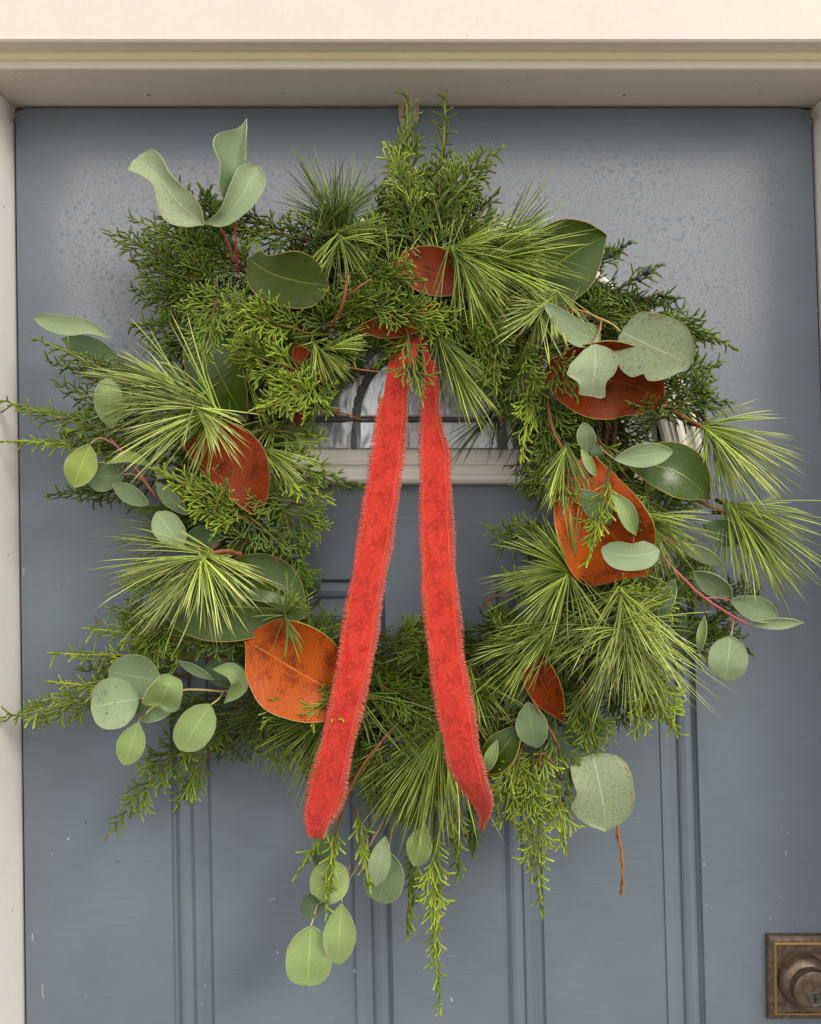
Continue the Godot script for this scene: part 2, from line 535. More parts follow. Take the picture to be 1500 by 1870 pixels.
# ------------------------------------------------------------------ door, frame
func make_setting() -> void:
	var g := MeshInstance3D.new()
	var pm := PlaneMesh.new()
	pm.size = Vector2(120, 120)
	g.mesh = pm
	g.material_override = M.concrete
	g.name = "ground"
	add_child(g)
	g.set_meta("kind", "structure")
	g.set_meta("label", "grey concrete ground in front of the door")
	# frame: jambs, head, casing, caulk, weatherstrip
	var xl := door_x0 - 0.004
	var xr := door_x1 + 0.004
	var yt := door_top + 0.0035
	var fr := thing("door_frame", "cream painted wooden door frame with stepped head casing above the blue door", "door frame", lean((xl + xr) / 2, 0, 0))
	var zj := 0.074
	var zc := 0.098
	var b := MB.new()
	b.box(Vector3(xl - 0.03, yt, -0.12), Vector3(xr + 0.03, yt + 0.03, zj), 0.0015)
	part("head_jamb", shear(b).mesh_of(M.cream_paint), fr)
	b = MB.new()
	b.box(Vector3(xl - 0.14, yt + 0.0145, 0.02), Vector3(xr + 0.14, yt + 0.16, zc), 0.002)
	part("head_casing", shear(b).mesh_of(M.cream_paint), fr)
	for s in [-1, 1]:
		var x: float = xl if s < 0 else xr
		b = MB.new()
		b.box(Vector3(minf(x, x + s * 0.03), 0.0, -0.12), Vector3(maxf(x, x + s * 0.03), yt - 0.0002, zj), 0.0015)
		part("side_jamb", shear(b).mesh_of(M.lit_jamb_paint), fr)
		b = MB.new()
		b.box(Vector3(minf(x + s * 0.0145, x + s * 0.12), 0.0, 0.02), Vector3(maxf(x + s * 0.0145, x + s * 0.12), yt + 0.0142, zc), 0.002)
		part("side_casing", shear(b).mesh_of(M.cream_paint), fr)
	# the rounded, yellowed bead of caulk between head and casing
	b = MB.new()
	var prev := []
	for k in 9:
		var a := PI * 0.5 * k / 8.0
		var o := Vector2(yt + 0.0147 - 0.0068 * cos(a), zj + 0.0002 + 0.0048 * sin(a))
		var nn := Vector3(0, -cos(a), sin(a)).normalized()
		var q := [lean(xl - 0.03, o.x, o.y), lean(xr + 0.03, o.x, o.y), nn]
		if k:
			var i := b.vert(prev[0], prev[2])
			b.vert(prev[1], prev[2]); b.vert(q[1], nn); b.vert(q[0], nn)
			b.tri(i, i + 1, i + 2); b.tri(i, i + 2, i + 3)
		prev = q
	part("caulk_bead", b.mesh_of(M.caulk), fr)
	b = MB.new()
	b.box(Vector3(xl, yt - 0.012, -0.03), Vector3(xr, yt - 0.0003, -0.006), 0.0)
	b.box(Vector3(xl + 0.0002, 0.0, -0.03), Vector3(xl + 0.01, yt - 0.013, -0.006), 0.0)
	b.box(Vector3(xr - 0.01, 0.0, -0.03), Vector3(xr - 0.0002, yt - 0.013, -0.006), 0.0)
	part("weatherstrip", shear(b).mesh_of(M.weatherstrip), fr)
	# plain wall round the frame
	var wl := MB.new()
	wl.box(Vector3(xl - 2.2, 0, -0.14), Vector3(xl - 0.121, 2.9, 0.06), 0.0)
	wl.box(Vector3(xr + 0.121, 0, -0.14), Vector3(xr + 2.2, 2.9, 0.06), 0.0)
	wl.box(Vector3(xl - 0.12, yt + 0.161, -0.14), Vector3(xr + 0.12, 2.9, 0.06), 0.0)
	var wo := part("house_wall", shear(wl).mesh_of(M.siding), self)
	wo.set_meta("kind", "structure")
	wo.set_meta("label", "pale house wall around the door frame")

func shear(b: MB) -> MB:
	for i in b.v.size():
		b.v[i] = lean(b.v[i].x, b.v[i].y, b.v[i].z)
	return b

func round_rect_hit(o: Vector2, d: Vector2, lo: Vector2, hi: Vector2, r: float) -> Vector2:  # where a ray from inside leaves the door's top outline
	var t := 1e9
	if d.x > 1e-6: t = minf(t, (hi.x - o.x) / d.x)
	if d.x < -1e-6: t = minf(t, (lo.x - o.x) / d.x)
	if d.y > 1e-6: t = minf(t, (hi.y - o.y) / d.y)
	var p := o + d * t
	for cx in [lo.x + r, hi.x - r]:
		var c := Vector2(cx, hi.y - r)
		if (p.y > c.y) and ((cx < o.x and p.x < cx) or (cx > o.x and p.x > cx)):
			var oc := o - c
			var bb := oc.dot(d)
			var disc := bb * bb - oc.length_squared() + r * r
			if disc > 0.0:
				p = o + d * (-bb + sqrt(disc))
	return p

func make_door() -> void:
	var door := thing("front_door", "slate blue panelled front door with arched fan window behind the wreath", "door", lean((door_x0 + door_x1) / 2, 0.02, 0))
	var wc := door_xy(787, 885)                 # centre of the arched window's base
	var ro := door_xy(1285, 885).x - wc.x       # its outer radius
	var y_bot := 0.02
	var p_top := door_xy(500, 1058).y
	var p_bot := 0.27
	var pl := [door_xy(313, 1500).x, door_xy(712, 1500).x, door_xy(916, 1500).x, door_xy(1279, 1500).x]
	var face := MB.new()
	var nz := Vector3(0, 0, 1)
	var rect := func(x0: float, y0: float, x1: float, y1: float) -> void:
		face.quad(lean(x0, y0, 0), lean(x1, y0, 0), lean(x1, y1, 0), lean(x0, y1, 0), nz, door_uv(x0, y0), door_uv(x1, y0), door_uv(x1, y1), door_uv(x0, y1))
	rect.call(door_x0, p_top, door_x1, wc.y)
	rect.call(door_x0, y_bot, door_x1, p_bot)
	rect.call(door_x0, p_bot, pl[0], p_top)
	rect.call(pl[1], p_bot, pl[2], p_top)
	rect.call(pl[3], p_bot, door_x1, p_top)
	var steps := 360
	var last := []
	for k in steps + 1:
		var a := PI * k / steps
		var d := Vector2(cos(a), sin(a))
		var inner := wc + d * (ro - 0.006)
		var outer := round_rect_hit(wc, d, Vector2(door_x0, y_bot), Vector2(door_x1, door_top), 0.013)
		if k:
			var q: Array = [last[0], last[1], outer, inner]
			face.quad(lean(q[0].x, q[0].y, 0), lean(q[1].x, q[1].y, 0), lean(q[2].x, q[2].y, 0), lean(q[3].x, q[3].y, 0), nz, door_uv(q[0].x, q[0].y), door_uv(q[1].x, q[1].y), door_uv(q[2].x, q[2].y), door_uv(q[3].x, q[3].y))
			var e0 := lean(q[1].x, q[1].y, 0)
			var e1 := lean(q[2].x, q[2].y, 0)
			face.flat(e0, e1, e1 + Vector3(0, 0, -0.04), e0 + Vector3(0, 0, -0.04), e0 - lean(wc.x, wc.y, 0))
		last = [inner, outer]
	for x in [door_x0, door_x1]:
		var e0 := lean(x, wc.y, 0)
		var e1 := lean(x, y_bot, 0)
		face.flat(e0, e1, e1 + Vector3(0, 0, -0.04), e0 + Vector3(0, 0, -0.04), Vector3(x - wc.x, 0, 0))
	# back of the door closes the slab
	face.quad(lean(door_x0, y_bot, -0.04), lean(door_x1, y_bot, -0.04), lean(door_x1, door_top, -0.04), lean(door_x0, door_top, -0.04), -nz)
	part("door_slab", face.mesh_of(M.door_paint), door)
	# two moulded panels
	var prof := PackedVector2Array([Vector2(0, 0), Vector2(0.0012, -0.0035), Vector2(0.0035, -0.0052), Vector2(0.0055, -0.0042), Vector2(0.009, -0.0022), Vector2(0.013, -0.0016), Vector2(0.018, -0.0026), Vector2(0.0205, -0.0038), Vector2(0.0212, -0.0056), Vector2(0.0228, -0.0058), Vector2(0.0238, -0.0042), Vector2(0.030, -0.0040), Vector2(0.0408, -0.0020), Vector2(0.0416, -0.0032), Vector2(0.0436, -0.0030), Vector2(0.0444, -0.0008)])
	for i in prof.size():
		prof[i].y *= 1.2
	for k in 2:
		var x0: float = pl[k * 2]
		var x1: float = pl[k * 2 + 1]
		var b := MB.new()
		for i in prof.size() - 1:
			var p := prof[i]
			var q := prof[i + 1]
			var c0 := [Vector2(x0 + p.x, p_bot + p.x), Vector2(x1 - p.x, p_bot + p.x), Vector2(x1 - p.x, p_top - p.x), Vector2(x0 + p.x, p_top - p.x)]
			var c1 := [Vector2(x0 + q.x, p_bot + q.x), Vector2(x1 - q.x, p_bot + q.x), Vector2(x1 - q.x, p_top - q.x), Vector2(x0 + q.x, p_top - q.x)]
			for e in 4:
				var f := (e + 1) % 4
				var va := lean(c0[e].x, c0[e].y, p.y)
				var vb := lean(c0[f].x, c0[f].y, p.y)
				var vc := lean(c1[f].x, c1[f].y, q.y)
				var vd := lean(c1[e].x, c1[e].y, q.y)
				var nn := (vb - va).cross(vd - va).normalized()
				if nn.z < 0: nn = -nn
				b.quad(va, vb, vc, vd, nn, door_uv(c0[e].x, c0[e].y), door_uv(c0[f].x, c0[f].y), door_uv(c1[f].x, c1[f].y), door_uv(c1[e].x, c1[e].y))
		var l := prof[prof.size() - 1]
		var a0 := Vector2(x0 + l.x, p_bot + l.x)
		var a1 := Vector2(x1 - l.x, p_top - l.x)
		b.quad(lean(a0.x, a0.y, l.y), lean(a1.x, a0.y, l.y), lean(a1.x, a1.y, l.y), lean(a0.x, a1.y, l.y), nz, door_uv(a0.x, a0.y), door_uv(a1.x, a0.y), door_uv(a1.x, a1.y), door_uv(a0.x, a1.y))
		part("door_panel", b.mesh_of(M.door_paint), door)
	make_window(door, wc, ro)
	make_knob(door)

func make_window(door: Node3D, wc: Vector2, ro: float) -> void:
	var win := holder("fan_window", door, lean(wc.x, wc.y, 0))
	var prof := PackedVector2Array([Vector2(0, -0.001), Vector2(0, 0.009), Vector2(0.0015, 0.0128), Vector2(0.005, 0.015), Vector2(0.009, 0.0146), Vector2(0.0118, 0.0118), Vector2(0.0165, 0.0102), Vector2(0.021, 0.0108), Vector2(0.0216, 0.0134), Vector2(0.0255, 0.0134), Vector2(0.0262, 0.0108), Vector2(0.0300, 0.0104), Vector2(0.0306, 0.0084), Vector2(0.0350, 0.0076), Vector2(0.0385, 0.0056), Vector2(0.0388, -0.007)])
	var tr := MB.new()
	var arc := 72
	var ring := []
	for p in prof:
		var r := ro - p.x
		var t0 := asin(p.x / r)
		var row := []
		for k in arc + 1:
			var a := lerpf(t0, PI - t0, float(k) / arc)
			row.append(Vector2(wc.x + r * cos(a), wc.y + r * sin(a)))
		for k in range(1, 8):
			row.append(Vector2(lerpf(row[arc].x, row[0].x, k / 8.0), wc.y + p.x))
		ring.append(row)
	for i in prof.size() - 1:
		var m: int = ring[i].size()
		for k in m:
			var k2 := (k + 1) % m
			var a: Vector2 = ring[i][k]
			var b: Vector2 = ring[i][k2]
			var c: Vector2 = ring[i + 1][k2]
			var d: Vector2 = ring[i + 1][k]
			var va := lean(a.x, a.y, prof[i].y)
			var vb := lean(b.x, b.y, prof[i].y)
			var vc := lean(c.x, c.y, prof[i + 1].y)
			var vd := lean(d.x, d.y, prof[i + 1].y)
			var towards := Vector3(0, 0, 1)
			if prof[i + 1].x - prof[i].x < 0.0004:
				towards = (va - lean(wc.x, wc.y + 0.1, 0)) * (1.0 if prof[i + 1].y > prof[i].y else -1.0)
				towards.z = 0.0
			tr.flat(va, vb, vc, vd, towards)
	part("window_frame", tr.mesh_of(M.trim_paint), win)
	# leaded panes: a border strip along the bottom and a fan above
	var y0 := wc.y + 0.0385
	var yb := door_xy(700, 765).y
	var ri := ro - 0.038
	var came := MB.new()
	var grey := Color.WHITE
	var bar := func(a: Vector2, b: Vector2) -> void:
		came.tube(PackedVector3Array([lean(a.x, a.y, -0.004), lean((a.x + b.x) / 2, (a.y + b.y) / 2, -0.004), lean(b.x, b.y, -0.004)]), 0.0018, 0.0018, 8, grey, grey)
	var xs := []
	for k in 7:
		xs.append(wc.x + lerpf(-1.0, 1.0, k / 6.0) * sqrt(ri * ri - pow(yb - wc.y, 2)))
	for k in 6:
		pane(win, PackedVector2Array([Vector2(xs[k], y0), Vector2(xs[k + 1], y0), Vector2(xs[k + 1], yb), Vector2(xs[k], yb)]))
		if k:
			bar.call(Vector2(xs[k], y0 - 0.002), Vector2(xs[k], yb))
	bar.call(Vector2(xs[0], yb), Vector2(xs[6], yb))
	var hub := Vector2(wc.x, yb)
	var reach := func(a: float) -> float:
		var d := Vector2(cos(a), sin(a))
		var oc := hub - wc
		var bb := oc.dot(d)
		return -bb + sqrt(bb * bb - oc.length_squared() + ri * ri)
	var r1 := 0.085
	var fan := PackedVector2Array([hub + Vector2(-r1, 0)])
	for k in range(1, 16):
		var a := PI - PI * k / 16.0
		fan.append(hub + Vector2(cos(a), sin(a)) * r1)
	fan.append(hub + Vector2(r1, 0))
	pane(win, fan)
	var petals := 5
	for k in petals:
		var poly := PackedVector2Array()
		var a0 := PI * k / petals
		var a1 := PI * (k + 1) / petals
		for i in 7:
			var a := lerpf(a0, a1, i / 6.0)
			poly.append(hub + Vector2(cos(a), sin(a)) * r1)
		for i in 7:
			var a := lerpf(a1, a0, i / 6.0)
			poly.append(hub + Vector2(cos(a), sin(a)) * reach.call(a))
		pane(win, poly)
		if k:
			bar.call(hub + Vector2(cos(a0), sin(a0)) * r1, hub + Vector2(cos(a0), sin(a0)) * reach.call(a0))
		for i in 4:
			var b0 := lerpf(a0, a1, i / 4.0)
			var b1 := lerpf(a0, a1, (i + 1) / 4.0)
			bar.call(hub + Vector2(cos(b0), sin(b0)) * r1, hub + Vector2(cos(b1), sin(b1)) * r1)
	part("lead_came", came.mesh_of(M.lead_came), win)

func pane(win: Node3D, poly: PackedVector2Array) -> void:      # one bevelled pane
	var c := Vector2.ZERO
	for p in poly:
		c += p / poly.size()
	var b := MB.new()
	var inn := PackedVector2Array()
	for p in poly:
		var d := c - p
		inn.append(p + d.normalized() * minf(0.009, d.length() * 0.4))
	for i in poly.size():
		var j := (i + 1) % poly.size()
		b.flat(lean(poly[i].x, poly[i].y, -0.0072), lean(poly[j].x, poly[j].y, -0.0072), lean(inn[j].x, inn[j].y, -0.0052), lean(inn[i].x, inn[i].y, -0.0052), Vector3(0, 0, 1))
	var first := b.v.size()
	b.vert(lean(c.x, c.y, -0.0052), Vector3(0, 0, 1))
	for p in inn:
		b.vert(lean(p.x, p.y, -0.0052), Vector3(0, 0, 1))
	for i in inn.size():
		b.tri(first, first + 1 + i, first + 1 + (i + 1) % inn.size())
	part("glass_pane", b.mesh_of(M.leaded_glass), win)

func make_knob(door: Node3D) -> void:
	var c2 := door_xy(1480, 1787, 0.008)
	var o := lean(c2.x, c2.y, 0)
	var kn := holder("door_knob", door, o)
	var half := 0.0455
	# square stepped rose: each step one ring
	var steps := PackedVector2Array([Vector2(0, 0), Vector2(0, 0.0045), Vector2(0.0008, 0.006), Vector2(0.0055, 0.0072), Vector2(0.0062, 0.0084), Vector2(0.0085, 0.0088), Vector2(0.0092, 0.0078), Vector2(0.0112, 0.0076)])
	var pl := MB.new()
	var br := MB.new()
	for i in steps.size() - 1:
		var tgt: MB = br if i == 4 else pl
		for e in 4:
			var q := []
			for s in [[e, i], [e + 1, i], [e + 1, i + 1], [e, i + 1]]:
				var g: float = PI * 0.25 + PI * 0.5 * s[0]
				var hh: float = half - steps[s[1]].x
				q.append(o + Vector3(signf(cos(g)) * hh, signf(sin(g)) * hh, steps[s[1]].y))
			var away: Vector3 = (q[0] + q[1]) * 0.5 - o
			away = Vector3(away.x, away.y, 0).normalized() + Vector3(0, 0, 0.6)
			if i == 5: away = Vector3(-away.x, -away.y, 0.6)
			tgt.flat(q[0], q[1], q[2], q[3], away)
	var f := half - steps[steps.size() - 1].x
	var z := steps[steps.size() - 1].y
	pl.quad(o + Vector3(-f, -f, z), o + Vector3(f, -f, z), o + Vector3(f, f, z), o + Vector3(-f, f, z), Vector3(0, 0, 1))
	var bp := part("backplate", pl.mesh_of(M.aged_bronze), kn)
	bp.set_meta("label", "square bronze backplate with worn edges")
	part("worn_edge", br.mesh_of(M.worn_brass), kn)
	var k := MB.new()
	var pr := PackedVector2Array([Vector2(0.0285, 0.0074), Vector2(0.0285, 0.0110), Vector2(0.0275, 0.0150), Vector2(0.0252, 0.0185), Vector2(0.0228, 0.0204), Vector2(0.0216, 0.0208), Vector2(0.0214, 0.0212), Vector2(0.0214, 0.0300), Vector2(0.0213, 0.0312), Vector2(0.0206, 0.0320), Vector2(0.0150, 0.0326), Vector2(0.0080, 0.0328), Vector2(0.0001, 0.0328)])
	lathe_smooth(k, o + Vector3(-0.007, -0.002, 0), pr, 64)
	part("knob", k.mesh_of(M.aged_bronze), kn)
	var lc := MB.new()
	lathe_smooth(lc, o + Vector3(-0.007, -0.008, 0), PackedVector2Array([Vector2(0.0078, 0.0324), Vector2(0.0078, 0.0338), Vector2(0.0068, 0.0340), Vector2(0.0066, 0.0331), Vector2(0.0001, 0.0331)]), 32)
	part("lock_cylinder", lc.mesh_of(M.steel), kn)
	var kh := MB.new()
	kh.box(o + Vector3(-0.0077, -0.0122, 0.0328), o + Vector3(-0.0063, -0.0040, 0.03335), 0.0)
	kh.box(o + Vector3(-0.0063, -0.0100, 0.0328), o + Vector3(-0.0050, -0.0070, 0.0333), 0.0)
	part("keyhole", kh.mesh_of(M.dark_hole), kn)

func lathe_smooth(b: MB, o: Vector3, pr: PackedVector2Array, sides: int) -> void:   # about z, with averaged normals
	var nr := []
	for i in pr.size():
		var d := (pr[mini(i + 1, pr.size() - 1)] - pr[maxi(i - 1, 0)]).normalized()
		nr.append(Vector2(d.y, -d.x))
	var first := b.v.size()
	for i in pr.size():
		for k in sides + 1:
			var g := TAU * k / sides
			var nn: Vector2 = nr[i]
			b.vert(o + Vector3(cos(g) * pr[i].x, sin(g) * pr[i].x, pr[i].y), Vector3(cos(g) * nn.x, sin(g) * nn.x, nn.y).normalized())
	for i in pr.size() - 1:
		for k in sides:
			var a := first + i * (sides + 1) + k
			b.tri(a, a + 1, a + sides + 2)
			b.tri(a, a + sides + 2, a + sides + 1)

# ------------------------------------------------------------------ greenery
var wreath: Node3D
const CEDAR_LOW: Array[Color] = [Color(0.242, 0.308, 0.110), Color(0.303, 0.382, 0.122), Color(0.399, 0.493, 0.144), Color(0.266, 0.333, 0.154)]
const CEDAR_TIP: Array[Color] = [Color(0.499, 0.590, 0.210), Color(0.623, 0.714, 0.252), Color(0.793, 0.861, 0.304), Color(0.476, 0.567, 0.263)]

func finger(b: MB, p: Vector3, d: Vector3, l: float, r: float, c0: Color, c1: Color) -> void:
	var q := p + d * l
	if q.z < 0.003:
		q.z = 0.003
	b.tube(PackedVector3Array([p, p.lerp(q, 0.55) + Vector3(0, 0, 0.0004), p.lerp(q, 0.9), q]), r, r * 0.85, 3, c0, c1)

func cedar(bx: float, by: float, bz: float, tx: float, ty: float, tz: float, hw: float, tone: int, bow := 0.0, berries := 0, label := "") -> void:
	var a := at(bx, by, bz * 0.01)
	var e := at(tx, ty, tz * 0.01)
	var s := per_px((bz + tz) * 0.005)
	var len_px := Vector2(tx - bx, ty - by).length()
	var axis := (e - a).normalized()
	var face := (cam_at - a).normalized()
	var side := axis.cross(face).normalized()
	bow += rng.randf_range(-0.05, 0.05) * len_px
	var mid := (a + e) * 0.5 + side * bow * s + Vector3(0, 0, 0.006)
	var sp := holder("cedar_sprig" if berries == 0 else "juniper_sprig", wreath, a)
	if label:
		sp.set_meta("label", label)
	var pt := func(t: float) -> Vector3:
		return a.lerp(mid, t).lerp(mid.lerp(e, t), t)
	var pts := PackedVector3Array()
	for i in 11:
		pts.append(pt.call(i / 10.0) + Vector3(rng.randf_range(-1, 1), rng.randf_range(-1, 1), rng.randf_range(-1, 1)) * 0.0009)
	var tw := MB.new()
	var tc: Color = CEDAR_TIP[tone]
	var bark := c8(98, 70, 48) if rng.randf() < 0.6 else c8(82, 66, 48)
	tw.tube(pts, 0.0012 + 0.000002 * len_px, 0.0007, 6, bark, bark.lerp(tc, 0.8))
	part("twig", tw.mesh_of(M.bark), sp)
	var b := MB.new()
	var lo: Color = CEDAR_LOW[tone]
	var t := rng.randf_range(0.1, 0.16)
	var sgn := 1.0
	var roll := rng.randf_range(-0.45, 0.45)
	var step := (8.0 if hw < 30.0 else 10.5) / len_px
	var spots := []
	while t < 0.985:
		var o: Vector3 = pt.call(t)
		var ax: Vector3 = (pt.call(minf(t + 0.03, 1.0)) - pt.call(maxf(t - 0.03, 0.0))).normalized()
		var sd := ax.cross(face).normalized().rotated(ax, roll + rng.randf_range(-0.55, 0.55)) * sgn
		var open := rng.randf_range(0.62, 0.98) * (1.0 - 0.35 * t) * (0.62 if hw < 30.0 else 1.0)
		var d := (ax * cos(open) + sd * sin(open)).normalized()
		var prof := lerpf(0.65, 1.0, smoothstep(0.05, 0.3, t)) * lerpf(1.0, 0.22, smoothstep(0.35, 1.0, t))
		var l := hw * prof * rng.randf_range(0.7, 1.25) * (1.3 if hw < 30.0 else 1.15)
		branch(b, o, d, ax, l, s, lo, tc, l > 34.0)
		spots.append(o + d * l * s * 0.35)
		sgn = -sgn
		t += step * rng.randf_range(0.7, 1.3)
	finger(b, pt.call(0.97), axis, 16.0 * s, 0.0011, lo.lerp(tc, 0.6), tc)
	var fo := part("foliage", b.mesh_of(M.cedar_green), sp)
	fo.set_meta("kind", "stuff")
	for i in berries:
		var o2: Vector3 = spots[rng.randi_range(0, spots.size() - 1)]
		var be := MeshInstance3D.new()
		be.name = "berry"
		be.mesh = berry_mesh
		be.position = o2 - root_pos(sp) + Vector3(rng.randf_range(-4, 4), rng.randf_range(-4, 4), rng.randf_range(4, 9)) * 0.001
		be.scale = Vector3.ONE * rng.randf_range(0.85, 1.15)
		sp.add_child(be, true)

var berry_mesh: ArrayMesh

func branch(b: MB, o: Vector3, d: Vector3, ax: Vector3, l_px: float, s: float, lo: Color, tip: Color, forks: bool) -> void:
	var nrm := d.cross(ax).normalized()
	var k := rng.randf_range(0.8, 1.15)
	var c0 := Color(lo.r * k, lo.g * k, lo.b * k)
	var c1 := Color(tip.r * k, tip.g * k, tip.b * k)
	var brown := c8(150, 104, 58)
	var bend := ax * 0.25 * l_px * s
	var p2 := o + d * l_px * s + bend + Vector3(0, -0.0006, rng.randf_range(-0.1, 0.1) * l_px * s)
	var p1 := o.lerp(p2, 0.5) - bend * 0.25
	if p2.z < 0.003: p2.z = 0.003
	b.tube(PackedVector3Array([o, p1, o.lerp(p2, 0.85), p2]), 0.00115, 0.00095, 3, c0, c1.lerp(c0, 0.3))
	var t := 5.0 + rng.randf_range(0, 4)
	var sgn := 1.0 if rng.randf() < 0.5 else -1.0
	while t < l_px - 2.0:
		var f := t / l_px
		var q := o.lerp(p1, f * 2.0) if f < 0.5 else p1.lerp(p2, f * 2.0 - 1.0)
		var dir := (p2 - o).normalized()
		var sd := nrm.cross(dir).normalized().rotated(dir, rng.randf_range(-0.5, 0.5)) * sgn
		var open := rng.randf_range(0.45, 0.8)
		var fd := dir * cos(open) + sd * sin(open)
		var fl := lerpf(29.0, 14.0, f) * rng.randf_range(0.65, 1.25)
		var cc := c0.lerp(c1, 0.12 + 0.25 * f)
		if forks and f < 0.6:
			fl *= 1.35
			for g in 2:
				var ff := 0.35 + 0.3 * g
				var dd := (fd + sd.cross(fd).cross(fd).normalized() * (0.6 if g == 0 else -0.6)).normalized()
				finger(b, q + fd * fl * s * ff, dd, fl * 0.6 * s, 0.00104, cc, c1)
		finger(b, q, fd, fl * s, 0.00108, cc, c1 if rng.randf() > 0.06 else brown)
		sgn = -sgn
		t += rng.randf_range(6.5, 10.5)

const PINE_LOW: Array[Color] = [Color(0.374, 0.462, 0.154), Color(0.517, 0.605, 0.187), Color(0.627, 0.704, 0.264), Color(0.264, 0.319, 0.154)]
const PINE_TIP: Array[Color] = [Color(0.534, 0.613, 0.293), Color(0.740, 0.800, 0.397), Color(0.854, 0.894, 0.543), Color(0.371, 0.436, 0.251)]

func pine(bx: float, by: float, bz: float, deg: float, spread: float, len_px: float, bundles: int, tone: int, out := 0.3, twig := 40.0, label := "") -> void:
	# deg: 0 points right, 90 down; needles leave the last stretch of a twig in bundles of five
	var a := at(bx, by, bz * 0.01)
	var s := per_px(bz * 0.01)
	var g := deg_to_rad(deg)
	var dir := Vector3(cos(g), -sin(g), out * 0.6).normalized()
	var sp := holder("pine_sprig", wreath, a)
	if label:
		sp.set_meta("label", label)
	var tw := MB.new()
	var back := a - dir * (twig + 14.0) * s - Vector3(0, 0, 0.022)
	back.z = maxf(back.z, 0.01)
	tw.tube(PackedVector3Array([back, back.lerp(a, 0.4) + Vector3(0.001, 0.001, 0.001), back.lerp(a, 0.75), a, a + dir * 6.0 * s]), 0.0021, 0.0014, 6, c8(86, 68, 50), c8(112, 90, 62))
	for i in 14:
		var q := back.lerp(a, rng.randf_range(0.3, 1.0))
		finger(tw, q, (dir + Vector3(rng.randf_range(-1, 1), rng.randf_range(-1, 1), rng.randf_range(-0.3, 1))).normalized(), 5.0 * s, 0.0009, c8(120, 88, 58), c8(150, 116, 78))
	part("twig", tw.mesh_of(M.bark), sp)
	var b := MB.new()
	var sr := deg_to_rad(spread * 1.12)
	twig *= 1.5 if twig > 25.0 else 1.0
	for i in bundles:
		var f := pow(rng.randf(), 0.8)
		var o := a - dir * twig * s * f + Vector3(rng.randf_range(-1, 1), rng.randf_range(-1, 1), rng.randf_range(-1, 1)) * 0.0012
		# even fan with a dense heart
		var u := rng.randf_range(-1, 1)
		var ga := g + sr * (u * 0.75 + 0.25 * u * u * u) * (1.0 + 0.6 * f)
		var dz := rng.randf_range(-0.45, 1.0) * out * 2.0
		var d := Vector3(cos(ga), -sin(ga), dz).normalized()
		var lp := len_px * rng.randf_range(0.62, 1.12) * (1.0 - 0.12 * absf(u))
		var kk := rng.randf_range(0.68, 1.16)
		for m in 5:
			if rng.randf() < 0.3:
				continue
			var d2 := (d + Vector3(rng.randf_range(-1, 1), rng.randf_range(-1, 1), rng.randf_range(-1, 1)) * 0.15).normalized()
			var l := lp * s * rng.randf_range(0.86, 1.04)
			var cur := Vector3(rng.randf_range(-1, 1), rng.randf_range(-1.0, 0.25), rng.randf_range(-1, 0.6)) * (0.14 if rng.randf() > 0.08 else 0.4) * l
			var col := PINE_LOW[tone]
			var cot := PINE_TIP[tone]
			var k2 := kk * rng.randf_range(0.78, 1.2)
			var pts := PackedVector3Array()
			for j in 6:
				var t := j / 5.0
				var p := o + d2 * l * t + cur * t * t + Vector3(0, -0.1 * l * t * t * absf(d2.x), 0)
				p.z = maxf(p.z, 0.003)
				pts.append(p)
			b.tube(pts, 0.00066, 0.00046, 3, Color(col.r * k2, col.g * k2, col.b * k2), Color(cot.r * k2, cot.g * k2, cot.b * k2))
	var fo := part("needles", b.mesh_of(M.needle), sp)
	fo.set_meta("kind", "stuff")

func smooth_at(tab: Array, t: float, col: int) -> float:
	var n := tab.size()
	for i in n - 1:
		if t <= tab[i + 1][0] or i == n - 2:
			var t0: float = tab[i][0]
			var t1: float = tab[i + 1][0]
			var f := clampf((t - t0) / maxf(1e-5, t1 - t0), 0.0, 1.0)
			var v0: float = tab[maxi(i - 1, 0)][mini(col, tab[i].size() - 1)]
			var v1: float = tab[i][mini(col, tab[i].size() - 1)]
			var v2: float = tab[i + 1][mini(col, tab[i].size() - 1)]
			var v3: float = tab[mini(i + 2, n - 1)][mini(col, tab[i].size() - 1)]
			return maxf(0.0, cubic_interpolate(v1, v2, v0, v3, f))
	return 0.0

const ROUND := [[0.0, 0.04], [0.04, 0.30], [0.14, 0.66], [0.32, 0.94], [0.5, 1.0], [0.7, 0.92], [0.86, 0.68], [0.95, 0.38], [1.0, 0.02]]
const OVAL := [[0.0, 0.03], [0.06, 0.26], [0.2, 0.66], [0.4, 0.97], [0.55, 1.0], [0.75, 0.82], [0.9, 0.48], [0.97, 0.22], [1.0, 0.02]]
const LANCE := [[0.0, 0.04], [0.08, 0.3], [0.25, 0.78], [0.45, 1.0], [0.62, 0.94], [0.8, 0.62], [0.92, 0.28], [1.0, 0.02]]
const HEART := [[0.0, 0.12], [0.03, 0.5], [0.1, 0.78], [0.25, 0.98], [0.4, 1.0], [0.6, 0.88], [0.8, 0.6], [0.93, 0.26], [1.0, 0.03]]

